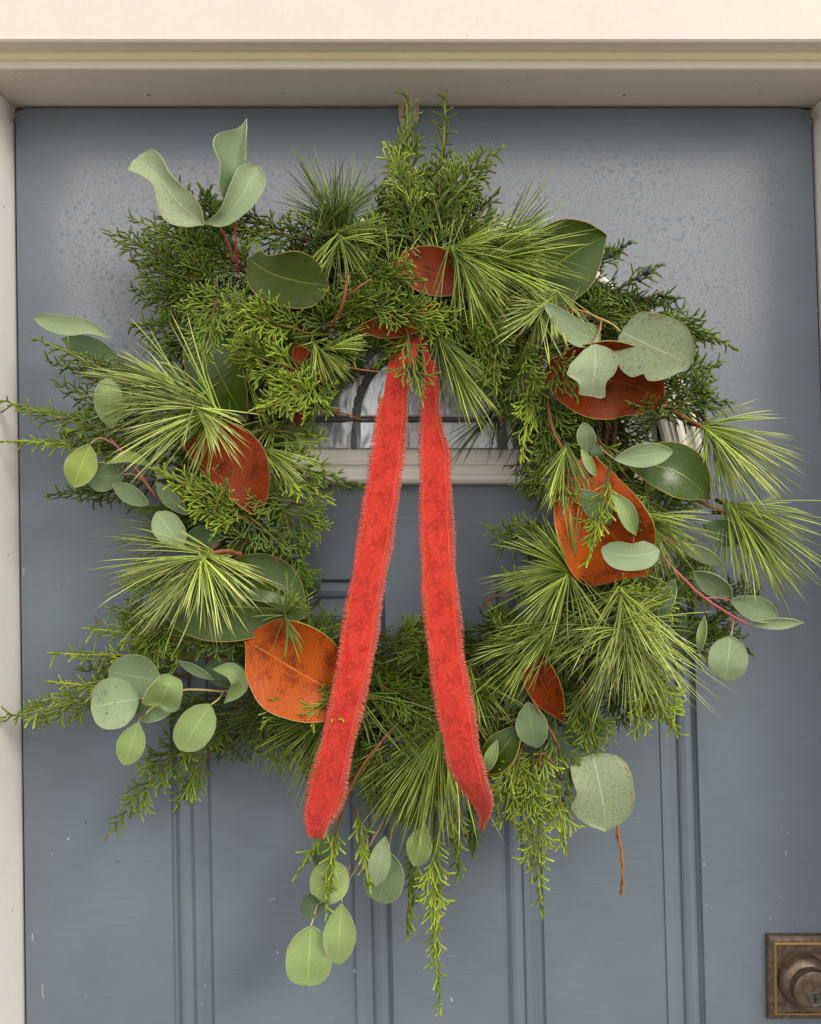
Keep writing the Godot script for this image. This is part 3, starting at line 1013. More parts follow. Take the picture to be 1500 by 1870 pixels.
# spine: rows of [px, py, z in cm]; tab: rows of [t, left half, right half] of the width
func leaf(called: String, parent: Node3D, spine: Array, width: float, tab: Array, mats: Array, roll0 := 0.0, roll1 := 0.0, cup := 0.12, wave := 0.03, drops := 0, label := "") -> MeshInstance3D:
	var cv := Curve3D.new()
	var n := spine.size()
	var p := []
	for r in spine:
		p.append(at(r[0], r[1], r[2] * 0.01))
	for i in n:
		var tg: Vector3 = (p[mini(i + 1, n - 1)] - p[maxi(i - 1, 0)]) / (6.0 if i > 0 and i < n - 1 else 3.5)
		cv.add_point(p[i], -tg, tg)
	cv.bake_interval = 0.002
	var total := cv.get_baked_length()
	var s := per_px(spine[0][2] * 0.01)
	var nv := 26
	var nu := 12
	var top := []
	var nrm := []
	var ph := rng.randf_range(0, TAU)
	for j in nv + 1:
		var t := float(j) / nv
		var o := cv.sample_baked(t * total)
		var tg := (cv.sample_baked(minf(t * total + 0.004, total)) - cv.sample_baked(maxf(t * total - 0.004, 0.0))).normalized()
		var roll := deg_to_rad(lerpf(roll0, roll1, t))
		var face := (cam_at - o).normalized()
		face = (face - tg * face.dot(tg)).normalized()
		var fn := face.rotated(tg, roll)
		var sd := tg.cross(fn).normalized()
		var fix := 1.0 / maxf(0.45, cos(roll))
		var row := []
		for i in nu + 1:
			var u := float(i) / nu * 2.0 - 1.0
			var hw := width * 0.5 * s * fix * smooth_at(tab, t, 1 if u < 0 else 2)
			var lift := cup * hw * (u * u - 0.3) + wave * width * s * sin(ph + t * 9.0 + (1.5 if u > 0 else 0.0)) * absf(u) * u * u
			var q := o + sd * u * hw + fn * lift
			q.z = maxf(q.z, 0.002)
			row.append(q)
		top.append(row)
	for j in nv + 1:
		var row := []
		for i in nu + 1:
			var du: Vector3 = top[j][mini(i + 1, nu)] - top[j][maxi(i - 1, 0)]
			if du.length() < 1e-5:
				var jj := clampi(j, 2, nv - 2)
				du = top[jj][mini(i + 1, nu)] - top[jj][maxi(i - 1, 0)]
			var dv: Vector3 = top[mini(j + 1, nv)][i] - top[maxi(j - 1, 0)][i]
			row.append(du.cross(dv).normalized())
		nrm.append(row)
	var f := MB.new()
	var bk := MB.new()
	var ed := MB.new()
	var th := 0.00028
	for j in nv + 1:
		for i in nu + 1:
			var uv := Vector2(float(i) / nu, float(j) / nv)
			f.vert(top[j][i] + nrm[j][i] * th, nrm[j][i], uv)
			bk.vert(top[j][i] - nrm[j][i] * th, -nrm[j][i], uv)
	for j in nv:
		for i in nu:
			var a := j * (nu + 1) + i
			for m in [f, bk]:
				m.tri(a, a + 1, a + nu + 2)
				m.tri(a, a + nu + 2, a + nu + 1)
	for e in [0, nu]:
		for j in nv:
			var out: Vector3 = (top[j][e] - top[j][nu / 2])
			var n0: Vector3 = nrm[j][e]
			var n1: Vector3 = nrm[j + 1][e]
			var w0: Vector3 = out.normalized() * 0.0002
			ed.flat(top[j][e] + n0 * th * 1.6 + w0, top[j + 1][e] + n1 * th * 1.6 + w0, top[j + 1][e] - n1 * th * 1.6 + w0, top[j][e] - n0 * th * 1.6 + w0, out)
			ed.flat(top[j][e] + n0 * th * 1.6 + w0, top[j + 1][e] + n1 * th * 1.6 + w0, top[j + 1][e] + n1 * th * 1.6 - w0 * 1.6, top[j][e] + n0 * th * 1.6 - w0 * 1.6, n0)
	var am := ArrayMesh.new()
	f.add_to(am, M[mats[0]])
	bk.add_to(am, M[mats[1]])
	ed.add_to(am, M[mats[2]])
	var o := part(called, am, parent)
	if label:
		o.set_meta("label", label)
	if drops > 0:
		var d := MB.new()
		for k in drops:
			var j := rng.randi_range(4, nv - 3)
			var i := rng.randi_range(1, nu - 1)
			var c: Vector3 = top[j][i].lerp(top[j + 1][i], rng.randf())
			var nn: Vector3 = nrm[j][i]
			var r := rng.randf_range(0.0006, 0.0016) * (1.5 if rng.randf() < 0.12 else 1.0)
			drop(d, c + nn * th, nn, r)
		var w := MeshInstance3D.new()
		w.name = "water_drops"
		w.mesh = d.mesh_of(M.water)
		o.add_child(w)
		w.set_meta("kind", "stuff")
	return o

func drop(b: MB, c: Vector3, nn: Vector3, r: float) -> void:
	var u := nn.cross(Vector3(0, 1, 0.3)).normalized()
	var w := nn.cross(u)
	var first := b.v.size()
	for i in 6:
		var ph := -0.5 + (PI * 0.5 + 0.5) * i / 5.0
		for k in 9:
			var g := TAU * k / 8.0
			var d := (u * cos(g) + w * sin(g)) * cos(ph) + nn * sin(ph)
			b.vert(c + (u * cos(g) + w * sin(g)) * cos(ph) * r + nn * maxf(0.0, sin(ph) + 0.1) * r * 0.6, d)
	for i in 5:
		for k in 8:
			var a := first + i * 9 + k
			b.tri(a, a + 1, a + 10)
			b.tri(a, a + 10, a + 9)

const EU_PALE := ["eucalyptus_pale", "eucalyptus_pale", "eucalyptus_edge"]
const EU_FRESH := ["eucalyptus_fresh", "eucalyptus_fresh", "eucalyptus_edge"]
const EU_YELLOW := ["eucalyptus_yellow", "eucalyptus_yellow", "eucalyptus_edge"]
const EU_GREY := ["eucalyptus_grey", "eucalyptus_grey", "eucalyptus_edge"]
const EU_DARK := ["eucalyptus_dark", "eucalyptus_dark", "eucalyptus_grey"]
const EU_SPOT := ["eucalyptus_spotted", "eucalyptus_spotted", "eucalyptus_edge"]
const RUST := ["magnolia_rust", "magnolia_top", "magnolia_edge"]
const RUST_DEEP := ["magnolia_rust_deep", "magnolia_top", "magnolia_edge"]
const GREEN := ["magnolia_top", "magnolia_rust", "magnolia_edge"]
const GREEN_MATT := ["magnolia_green_back", "magnolia_green_back", "magnolia_edge"]

func euc(parent: Node3D, bx: float, by: float, tx: float, ty: float, z: float, width: float, tab: Array, mats: Array, roll := 0.0, cup := 0.14, bowx := 0.0, drops := 0) -> void:
	var mx := (bx + tx) / 2.0
	var my := (by + ty) / 2.0
	var d := Vector2(tx - bx, ty - by).normalized()
	leaf("leaf", parent, [[bx, by, z - 0.4], [lerpf(bx, mx, 0.66) - d.y * bowx * 0.8, lerpf(by, my, 0.66) + d.x * bowx * 0.8, z], [mx + (tx - mx) * 0.3 - d.y * bowx, my + (ty - my) * 0.3 + d.x * bowx, z + 0.2], [tx, ty, z - 0.2]], width, tab, mats, roll, roll + rng.randf_range(-8, 8), cup + rng.randf_range(-0.08, 0.16), rng.randf_range(0.012, 0.05), drops)

func stem(parent: Node3D, rows: Array, r0: float, r1: float, c0: Color, c1: Color, called := "stem") -> void:
	var cv := Curve3D.new()
	var n := rows.size()
	for i in n:
		var p := at(rows[i][0], rows[i][1], rows[i][2] * 0.01)
		var tg := (at(rows[mini(i + 1, n - 1)][0], rows[mini(i + 1, n - 1)][1], rows[mini(i + 1, n - 1)][2] * 0.01) - at(rows[maxi(i - 1, 0)][0], rows[maxi(i - 1, 0)][1], rows[maxi(i - 1, 0)][2] * 0.01)) / 6.0
		cv.add_point(p, -tg, tg)
	cv.bake_interval = 0.003
	var l := cv.get_baked_length()
	var pts := PackedVector3Array()
	var m := 4 + n * 4
	for i in m + 1:
		var q := cv.sample_baked(l * i / m)
		pts.append(q + Vector3(rng.randf_range(-1, 1), rng.randf_range(-1, 1), 0) * r0 * 0.2)
	var b := MB.new()
	b.tube(pts, r0, r1, 7, c0, c1)
	part(called, b.mesh_of(M.stem if called == "stem" else M.bark), parent)

func sprig(called: String, px: float, py: float, z: float, label := "") -> Node3D:
	var o := holder(called, wreath, at(px, py, z * 0.01))
	if label:
		o.set_meta("label", label)
	return o

func make_wreath() -> void:
	var centre := at(777, 905, 0.04)
	wreath = thing("wreath", "round evergreen wreath of cedar, pine, rusty magnolia leaves and eucalyptus on the door", "wreath", centre)
	var bm := MB.new()
	var first := bm.v.size()
	for i in 9:
		var ph := -PI / 2 + PI * i / 8.0
		for k in 13:
			var g := TAU * k / 12.0
			var d := Vector3(cos(g) * cos(ph), sin(ph), sin(g) * cos(ph))
			bm.vert(d * Vector3(0.0025, 0.0028, 0.0025), d)
	for i in 8:
		for k in 12:
			var a := first + i * 13 + k
			bm.tri(a, a + 1, a + 14)
			bm.tri(a, a + 14, a + 13)
	berry_mesh = bm.mesh_of(M.berry)
	# ring of bound vines
	for j in 7:
		var b := MB.new()
		var pts := PackedVector3Array()
		var ph := j * 0.9
		for k in 74:
			var g := TAU * k / 72.0
			var w := g * (5 + j % 3) + ph
			var rx := 352.0 + 26.0 * cos(w)
			var ry := 388.0 + 26.0 * cos(w)
			pts.append(at(777 + rx * cos(g), 905 + ry * sin(g), 0.038 + 0.018 * sin(w)))
		b.tube(pts, 0.0035, 0.003, 7, c8(74, 54, 40), c8(84, 62, 46))
		part("vine", b.mesh_of(M.bark), wreath)
	fill_ring()
	make_cedar()
	make_pine()
	make_magnolia()
	make_eucalyptus()
	make_twigs()

func fill_ring() -> void:
	for i in 150:
		var g := TAU * i / 150.0 + rng.randf_range(-0.05, 0.05)
		var k := rng.randf_range(-80, 72)
		var bx := 777 + (352 + k) * cos(g)
		var by := 905 + (388 + k) * sin(g)
		var dirn := g + PI / 2 + rng.randf_range(-1.1, 0.7) * (1.0 if i % 2 == 0 else -1.0) + (PI if i % 3 == 0 else 0.0)
		var l := rng.randf_range(110, 165)
		var tx := bx + cos(dirn) * l
		var ty := by + sin(dirn) * l
		if bx > 1080 and (by < 620 or (by > 720 and by < 860)):
			continue
		# keep the open middle of the wreath free
		var e := Vector2((tx - 775) / 195.0, (ty - 890) / 255.0)
		if e.length() < 1.0:
			tx = bx + cos(g) * l * 0.8
			ty = by + sin(g) * l * 0.8
		cedar(bx, by, rng.randf_range(2.5, 5.5), tx, ty, rng.randf_range(3, 6), rng.randf_range(44, 66), 0 if i % 3 else 1)
	for i in 84:                       # loose needles tangled into the ring
		var g := TAU * i / 84.0 + rng.randf_range(-0.06, 0.06)
		var k := rng.randf_range(-50, 60)
		var px := 777 + (352 + k) * cos(g)
		var py := 905 + (388 + k) * sin(g)
		if px > 1080 and (py < 620 or (py > 720 and py < 860)):
			continue
		pine(px, py, rng.randf_range(5.5, 8.0), rad_to_deg(g) + rng.randf_range(-85, 85), rng.randf_range(25, 65), rng.randf_range(105, 165), rng.randi_range(4, 8), i % 3, 0.1, 36)

func make_cedar() -> void:
	# the plume at the top
	cedar(775, 480, 5, 742, 166, 5.5, 46, 1, -10, 0, "tallest cedar tip, reaching over the door head")
	cedar(792, 470, 5, 812, 172, 5.5, 38, 1, 8)
	cedar(790, 450, 6, 918, 272, 6.5, 44, 1, -38)
	cedar(770, 440, 7, 706, 268, 7, 44, 2)
	cedar(810, 490, 5, 852, 318, 5, 62, 0)
	cedar(800, 500, 5, 905, 352, 4.5, 54, 0)
	cedar(760, 480, 6, 688, 345, 5, 54, 0)
	cedar(790, 480, 7, 800, 300, 7, 52, 0)
	cedar(760, 500, 7, 740, 340, 7, 50, 0)
	# upper left mass
	cedar(450, 560, 5, 245, 480, 5, 62, 0)
	cedar(340, 482, 5, 193, 420, 5, 32, 1)
	cedar(430, 480, 5, 240, 398, 5, 42, 1)
	cedar(440, 470, 5, 325, 335, 5, 48, 0)
	cedar(430, 450, 4, 368, 342, 4, 28, 0)
	cedar(440, 600, 5, 240, 530, 5, 56, 0)
	cedar(430, 640, 5, 245, 592, 5, 56, 0)
	cedar(420, 540, 6, 290, 490, 6, 56, 0)
	cedar(500, 520, 6, 300, 430, 5.5, 56, 1)
	cedar(520, 420, 6, 432, 402, 6, 40, 0)
	cedar(560, 440, 6, 438, 420, 6, 42, 1)
	cedar(470, 560, 7, 330, 560, 8, 52, 1)
	cedar(470, 500, 6, 350, 440, 7, 52, 0)
	cedar(470, 430, 5, 290, 400, 5, 44, 0)
	cedar(480, 600, 6, 300, 640, 6, 50, 0)
	cedar(570, 610, 9, 420, 560, 10.5, 56, 2, 0, 0, "bright yellow-green cedar spray on the upper left")
	cedar(550, 680, 9, 425, 640, 10.5, 56, 2)
	cedar(395, 545, 9.5, 368, 690, 11, 34, 1)
	cedar(600, 690, 9, 478, 742, 10.5, 50, 2)
	cedar(620, 760, 8, 500, 690, 10.5, 52, 2)
	cedar(560, 560, 8, 440, 610, 9.5, 52, 1)
	cedar(520, 640, 8, 600, 750, 9.5, 44, 1)
	# across the top
	cedar(620, 500, 9, 770, 512, 11.5, 50, 1)
	cedar(640, 560, 9, 800, 585, 11.5, 46, 1)
	cedar(690, 605, 8, 838, 566, 10.5, 44, 2)
	cedar(560, 610, 8, 700, 535, 10.5, 52, 1)
	cedar(600, 470, 7, 705, 432, 8, 54, 1)
	cedar(560, 480, 6, 640, 400, 6, 50, 0)
	cedar(700, 480, 7, 640, 590, 9, 46, 1)
	cedar(620, 600, 8, 540, 560, 9, 50, 0)
	cedar(560, 640, 8, 660, 640, 8.5, 40, 1)
	cedar(880, 500, 8, 980, 470, 9, 40, 2)
	cedar(850, 560, 7, 930, 500, 8, 46, 1)
	# upper right, dark with berries
	cedar(1000, 520, 6, 1238, 566, 5.5, 28, 3, -16, 5, "dark juniper sprig with blue-black berries on the upper right")
	cedar(1062, 500, 6, 1146, 446, 6.5, 24, 3, 0, 4)
	cedar(1130, 530, 6, 1203, 486, 6.5, 24, 3, 0, 4)
	cedar(1160, 550, 6, 1240, 545, 5.5, 22, 3, 0, 2)
	cedar(1000, 590, 6, 1190, 556, 5.5, 44, 0)
	cedar(1150, 565, 6, 1342, 636, 5.5, 26, 1)
	cedar(1150, 600, 5.5, 1290, 622, 5.5, 44, 0)
	cedar(1130, 720, 6, 1318, 662, 6.5, 46, 0)
	cedar(1150, 740, 6, 1335, 735, 6.5, 46, 0)
	cedar(1200, 760, 6, 1300, 700, 6.5, 42, 0)
	cedar(1050, 570, 7, 1170, 620, 7, 44, 0)
	# hanging on the inner right
	cedar(870, 520, 8, 905, 715, 9.5, 42, 1)
	cedar(920, 550, 8, 880, 720, 9.5, 38, 1)
	cedar(950, 600, 8, 965, 790, 9.5, 42, 1)
	cedar(990, 640, 8.5, 952, 838, 10.5, 32, 2)
	cedar(1000, 690, 8, 1010, 850, 9, 42, 0)
	cedar(900, 620, 7, 930, 770, 8, 48, 0)
	cedar(850, 590, 7, 848, 700, 7.5, 42, 0)
	cedar(1020, 760, 8, 985, 905, 8.5, 42, 1)
	cedar(1060, 780, 8, 1085, 900, 8, 40, 0)
	cedar(520, 1170, 7, 640, 1135, 8, 42, 1)
	cedar(560, 1230, 7, 650, 1170, 8, 42, 0)
	cedar(480, 1300, 6, 560, 1400, 7, 46, 1)
	cedar(540, 1310, 7, 620, 1400, 7.5, 46, 0)
	cedar(450, 1280, 5, 350, 1350, 5, 46, 0)
	cedar(620, 1330, 6, 560, 1450, 6, 40, 0)
	cedar(700, 1190, 7, 790, 1130, 7.5, 40, 1)
	cedar(840, 1290, 7, 930, 1240, 8, 44, 1)
	cedar(900, 1330, 7, 860, 1440, 7, 44, 1)
	cedar(960, 1200, 7, 900, 1110, 7.5, 42, 1)
	cedar(1000, 1120, 7, 930, 1050, 8, 40, 1)
	cedar(1060, 1230, 9, 1090, 1370, 9, 46, 1)
	cedar(1150, 1230, 8, 1240, 1300, 8, 44, 2)
	cedar(330, 1080, 6, 240, 1040, 6, 44, 1)
	cedar(320, 1130, 6, 250, 1190, 7, 44, 1)
	cedar(480, 780, 8, 590, 800, 8, 40, 1)
	cedar(1040, 830, 9, 1030, 930, 12.5, 34, 1)
	cedar(1190, 900, 9, 1150, 960, 12, 30, 1)
	cedar(1000, 640, 9, 1050, 720, 12, 34, 1)
	cedar(1230, 770, 8, 1150, 735, 11.6, 30, 0)
	cedar(380, 960, 10, 412, 885, 12, 30, 1)
	cedar(560, 1330, 9, 500, 1280, 12.4, 34, 1)
	cedar(1115, 850, 12.5, 1072, 1028, 15, 26, 2)
	cedar(960, 810, 6, 985, 930, 7, 40, 0)
	cedar(930, 690, 6, 985, 830, 7, 46, 0)
	cedar(1090, 800, 9, 1130, 850, 10, 34, 1)
	cedar(744, 604, 10, 772, 735, 11.8, 30, 1, 8, 0, "cedar spray hanging over the top of the right ribbon tail")
	cedar(760, 612, 9, 690, 665, 9, 24, 0)
	cedar(800, 560, 8, 880, 640, 9, 44, 1)
	# left
	cedar(420, 760, 6, 300, 840, 6, 56, 0)
	cedar(340, 800, 5, 4, 730, 4.5, 42, 1, -12)
	cedar(310, 850, 5, 0, 806, 4.5, 24, 2, 10)
	cedar(330, 870, 5, 88, 905, 4.5, 38, 0)
	cedar(300, 740, 5.5, 64, 618, 6, 32, 1)
	cedar(330, 760, 5, 88, 660, 5, 34, 0)
	cedar(310, 790, 5, 105, 700, 5, 40, 0)
	cedar(330, 850, 5, 110, 790, 5, 34, 0)
	cedar(480, 965, 9, 288, 856, 11, 48, 2)
	cedar(560, 920, 8, 420, 895, 9.5, 48, 1)
	cedar(470, 835, 7, 658, 888, 7, 42, 1)
	cedar(480, 860, 7, 600, 915, 6.5, 40, 2)
	cedar(490, 925, 8, 592, 965, 7.5, 42, 1)
	cedar(520, 930, 8, 548, 1100, 8, 46, 0)
	cedar(430, 920, 9, 540, 1020, 10, 38, 3, 0, 5)
	cedar(450, 900, 5, 310, 965, 5, 50, 0)
	cedar(420, 960, 5, 240, 925, 4.5, 42, 0)
	cedar(470, 1000, 8, 400, 940, 10, 42, 1)
	cedar(500, 1010, 7, 560, 1060, 7, 40, 0)
	# lower left
	cedar(400, 1180, 6, 158, 1148, 6, 44, 2)
	cedar(420, 1200, 6, 92, 1192, 5.5, 34, 2)
	cedar(380, 1150, 6, 200, 1110, 6, 46, 1)
	cedar(480, 1150, 8, 350, 1172, 9.5, 44, 0)
	cedar(320, 1280, 5, 96, 1245, 5.5, 28, 2)
	cedar(230, 1270, 5, 2, 1312, 5, 36, 2, 0, 0, "cedar sprig reaching past the left edge of the door")
	cedar(350, 1235, 5, 150, 1222, 5, 40, 0)
	cedar(430, 1270, 6, 320, 1310, 5.5, 50, 0)
	cedar(560, 1290, 6, 420, 1350, 5, 50, 0)
	cedar(390, 1310, 4, 204, 1518, 4.5, 40, 1, 14, 0, "cedar sprig drooping at the lower left")
	cedar(400, 1350, 4, 324, 1472, 4.5, 32, 1)
	cedar(480, 1320, 4, 400, 1372, 3.5, 48, 0)
	# bottom
	cedar(690, 1275, 10, 515, 1292, 12, 34, 2)
	cedar(680, 1240, 8, 575, 1275, 11, 34, 1)
	cedar(720, 1230, 7, 860, 1240, 8, 48, 1)
	cedar(690, 1250, 8, 785, 1295, 9, 46, 1)
	cedar(700, 1320, 7, 835, 1300, 8, 42, 1)
	cedar(640, 1250, 6, 760, 1180, 7, 44, 0)
	cedar(870, 1200, 6, 740, 1150, 6, 46, 0)
	cedar(720, 1330, 7, 640, 1430, 7, 48, 0)
	cedar(680, 1340, 6, 705, 1490, 7, 48, 0)
	cedar(740, 1370, 6, 762, 1510, 6, 48, 0)
	cedar(790, 1330, 6, 850, 1440, 6, 46, 0)
	cedar(625, 1480, 8, 596, 1672, 8, 20, 2)
	cedar(650, 1470, 7.5, 676, 1622, 7.5, 22, 2)
	cedar(610, 1490, 6, 540, 1600, 6, 13, 2)
	cedar(762, 1500, 6, 744, 1712, 6, 22, 1)
	cedar(795, 1470, 6, 806, 1850, 6.5, 27, 2, 16, 0, "longest trailing cedar tip at the bottom of the wreath")
	cedar(832, 1440, 6, 836, 1602, 6, 24, 1)
	cedar(855, 1440, 5, 864, 1560, 5, 22, 0)
	# lower right
	cedar(960, 1330, 8, 915, 1505, 8.5, 48, 2)
	cedar(1000, 1350, 8, 945, 1480, 8.5, 52, 2)
	cedar(975, 1370, 8.5, 990, 1668, 8.5, 34, 2, 0, 0, "bright cedar tip hanging at the lower right")
	cedar(1020, 1380, 8, 1030, 1550, 8, 38, 2)
	cedar(1000, 1320, 8, 1050, 1430, 8, 38, 1)
	cedar(1140, 1120, 9, 1235, 1340, 9.5, 44, 2)
	cedar(1080, 1080, 9, 1230, 1110, 9.5, 54, 2)
	cedar(1100, 1100, 9, 1000, 1200, 9.5, 46, 1)
	cedar(1200, 1180, 6, 1330, 1160, 5.5, 46, 0)
	cedar(1250, 1080, 5, 1405, 1105, 4.5, 40, 0)
	cedar(1240, 1110, 5, 1370, 1190, 4.5, 36, 0)
	cedar(1150, 1020, 6, 1080, 1100, 8, 40, 1)
	cedar(1130, 1080, 8.5, 1190, 1230, 10, 46, 2)
	cedar(1040, 1005, 7, 896, 962, 6.5, 44, 1)
	cedar(980, 1150, 7, 858, 1150, 6, 46, 0)
	cedar(900, 1280, 7, 960, 1180, 8, 44, 0)
	cedar(1180, 1200, 8, 1160, 1340, 9, 40, 2)

func make_pine() -> void:
	pine(615, 400, 7.5, 268, 40, 196, 32, 0, 0.25, 50, "pine tuft fanning upward at the top left")
	pine(610, 405, 7, 205, 26, 135, 14, 0, 0.2)
	pine(612, 400, 8, 318, 24, 120, 12, 0, 0.25)
	pine(625, 440, 9.5, 62, 50, 120, 14, 1, 0.3, 20)
	pine(760, 430, 6, 285, 42, 150, 22, 0, 0.2)
	pine(850, 420, 6.5, 300, 34, 120, 16, 0, 0.2)
	pine(930, 445, 9, 318, 26, 172, 26, 0, 0.25, 60, "pine tuft crossing the large green magnolia leaf")
	pine(900, 450, 9, 350, 34, 150, 16, 1, 0.3)
	pine(915, 470, 10.5, 352, 24, 190, 16, 1, 0.2, 30)
	pine(935, 500, 10, 20, 22, 150, 8, 1, 0.2, 20)
	pine(848, 490, 11, 62, 34, 160, 26, 1, 0.35)
	pine(860, 470, 10, 20, 30, 170, 18, 1, 0.3)
	pine(985, 572, 10.5, 128, 52, 125, 30, 2, 0.35)
	pine(826, 668, 10, 66, 17, 168, 26, 1, 0.25, 60, "pine needles sweeping beside the right ribbon tail")
	pine(830, 640, 9.5, 40, 22, 140, 16, 0, 0.25)
	pine(362, 748, 11.5, 185, 44, 205, 34, 2, 0.3, 30, "pale pine fan pointing left over the eucalyptus")
	pine(310, 712, 10.5, 190, 30, 190, 26, 2, 0.3, 30)
	pine(366, 750, 12.5, 40, 32, 125, 12, 2, 0.3, 20)
	pine(300, 700, 9, 205, 30, 160, 10, 3, 0.2)
	pine(366, 1022, 12, 172, 34, 225, 18, 2, 0.25, 40, "wide pine fan at the lower left over a glossy leaf")
	pine(366, 1022, 12.5, 128, 40, 190, 14, 2, 0.3, 24)
	pine(370, 1018, 12.5, 60, 34, 190, 14, 2, 0.35, 20)
	pine(380, 1018, 12, 18, 22, 140, 9, 2, 0.3, 20)
	pine(522, 1128, 12, 90, 170, 88, 20, 0, 0.4, 8)
	pine(300, 975, 6, 190, 24, 150, 14, 0, 0.2)
	pine(1300, 788, 8, 34, 34, 200, 36, 2, 0.25, 24, "pine fan on the right below the berries")
	pine(1298, 785, 8, 82, 30, 150, 14, 1, 0.25, 20)
	pine(1352, 945, 8.5, 52, 34, 195, 38, 1, 0.25, 30, "pine fan at the far right edge")
	pine(1350, 942, 8, 12, 18, 150, 10, 1, 0.2, 20)
	pine(1190, 957, 10, 30, 34, 150, 20, 1, 0.3, 40)
	pine(1195, 960, 9, 70, 34, 130, 14, 1, 0.3, 30)
	pine(1036, 1045, 11, 185, 56, 168, 34, 1, 0.35, 12, "pine starburst at the inner right of the wreath")
	pine(1036, 1045, 11, 110, 40, 140, 20, 1, 0.3, 12)
	pine(1140, 1160, 12, 88, 48, 215, 54, 2, 0.3, 60, "largest pine burst, at the lower right")
	pine(1138, 1150, 12, 25, 40, 175, 20, 1, 0.3, 20)
	pine(1135, 1155, 12, 165, 36, 150, 18, 1, 0.35, 20)
	pine(985, 1172, 10, 135, 32, 165, 26, 1, 0.3, 40)
	pine(1000, 1290, 7, 150, 40, 150, 8, 1, 0.1, 20)
	pine(470, 1310, 6, 150, 40, 130, 10, 0, 0.1, 20)
	pine(700, 1300, 7.5, 120, 50, 120, 10, 0, 0.12, 20)
	pine(975, 1180, 9, 180, 24, 130, 14, 1, 0.3, 20)
	pine(590, 1325, 7.5, 128, 28, 165, 28, 1, 0.2, 30)
	pine(805, 1335, 7, 108, 32, 232, 50, 1, 0.12, 20, "long drooping pine tuft at the bottom between the ribbon ends")
	pine(800, 1345, 6.5, 135, 22, 220, 20, 1, 0.12, 20)
	pine(790, 1185, 8, 178, 34, 100, 18, 0, 0.3, 20)
	pine(870, 1260, 7, 40, 40, 110, 12, 1, 0.15, 20)
	pine(487, 822, 9, 15, 28, 130, 12, 1, 0.3, 20)
	pine(580, 636, 9, 58, 34, 95, 12, 1, 0.3, 20)
	pine(600, 640, 9, 5, 22, 110, 8, 1, 0.3, 20)
	pine(1032, 830, 11, 98, 24, 135, 14, 1, 0.25, 20)
	pine(890, 770, 5, 118, 26, 130, 7, 3, 0.2)
	pine(960, 770, 5.5, 100, 30, 140, 8, 3, 0.2)
	pine(700, 1160, 6, 340, 40, 110, 10, 0, 0.2)

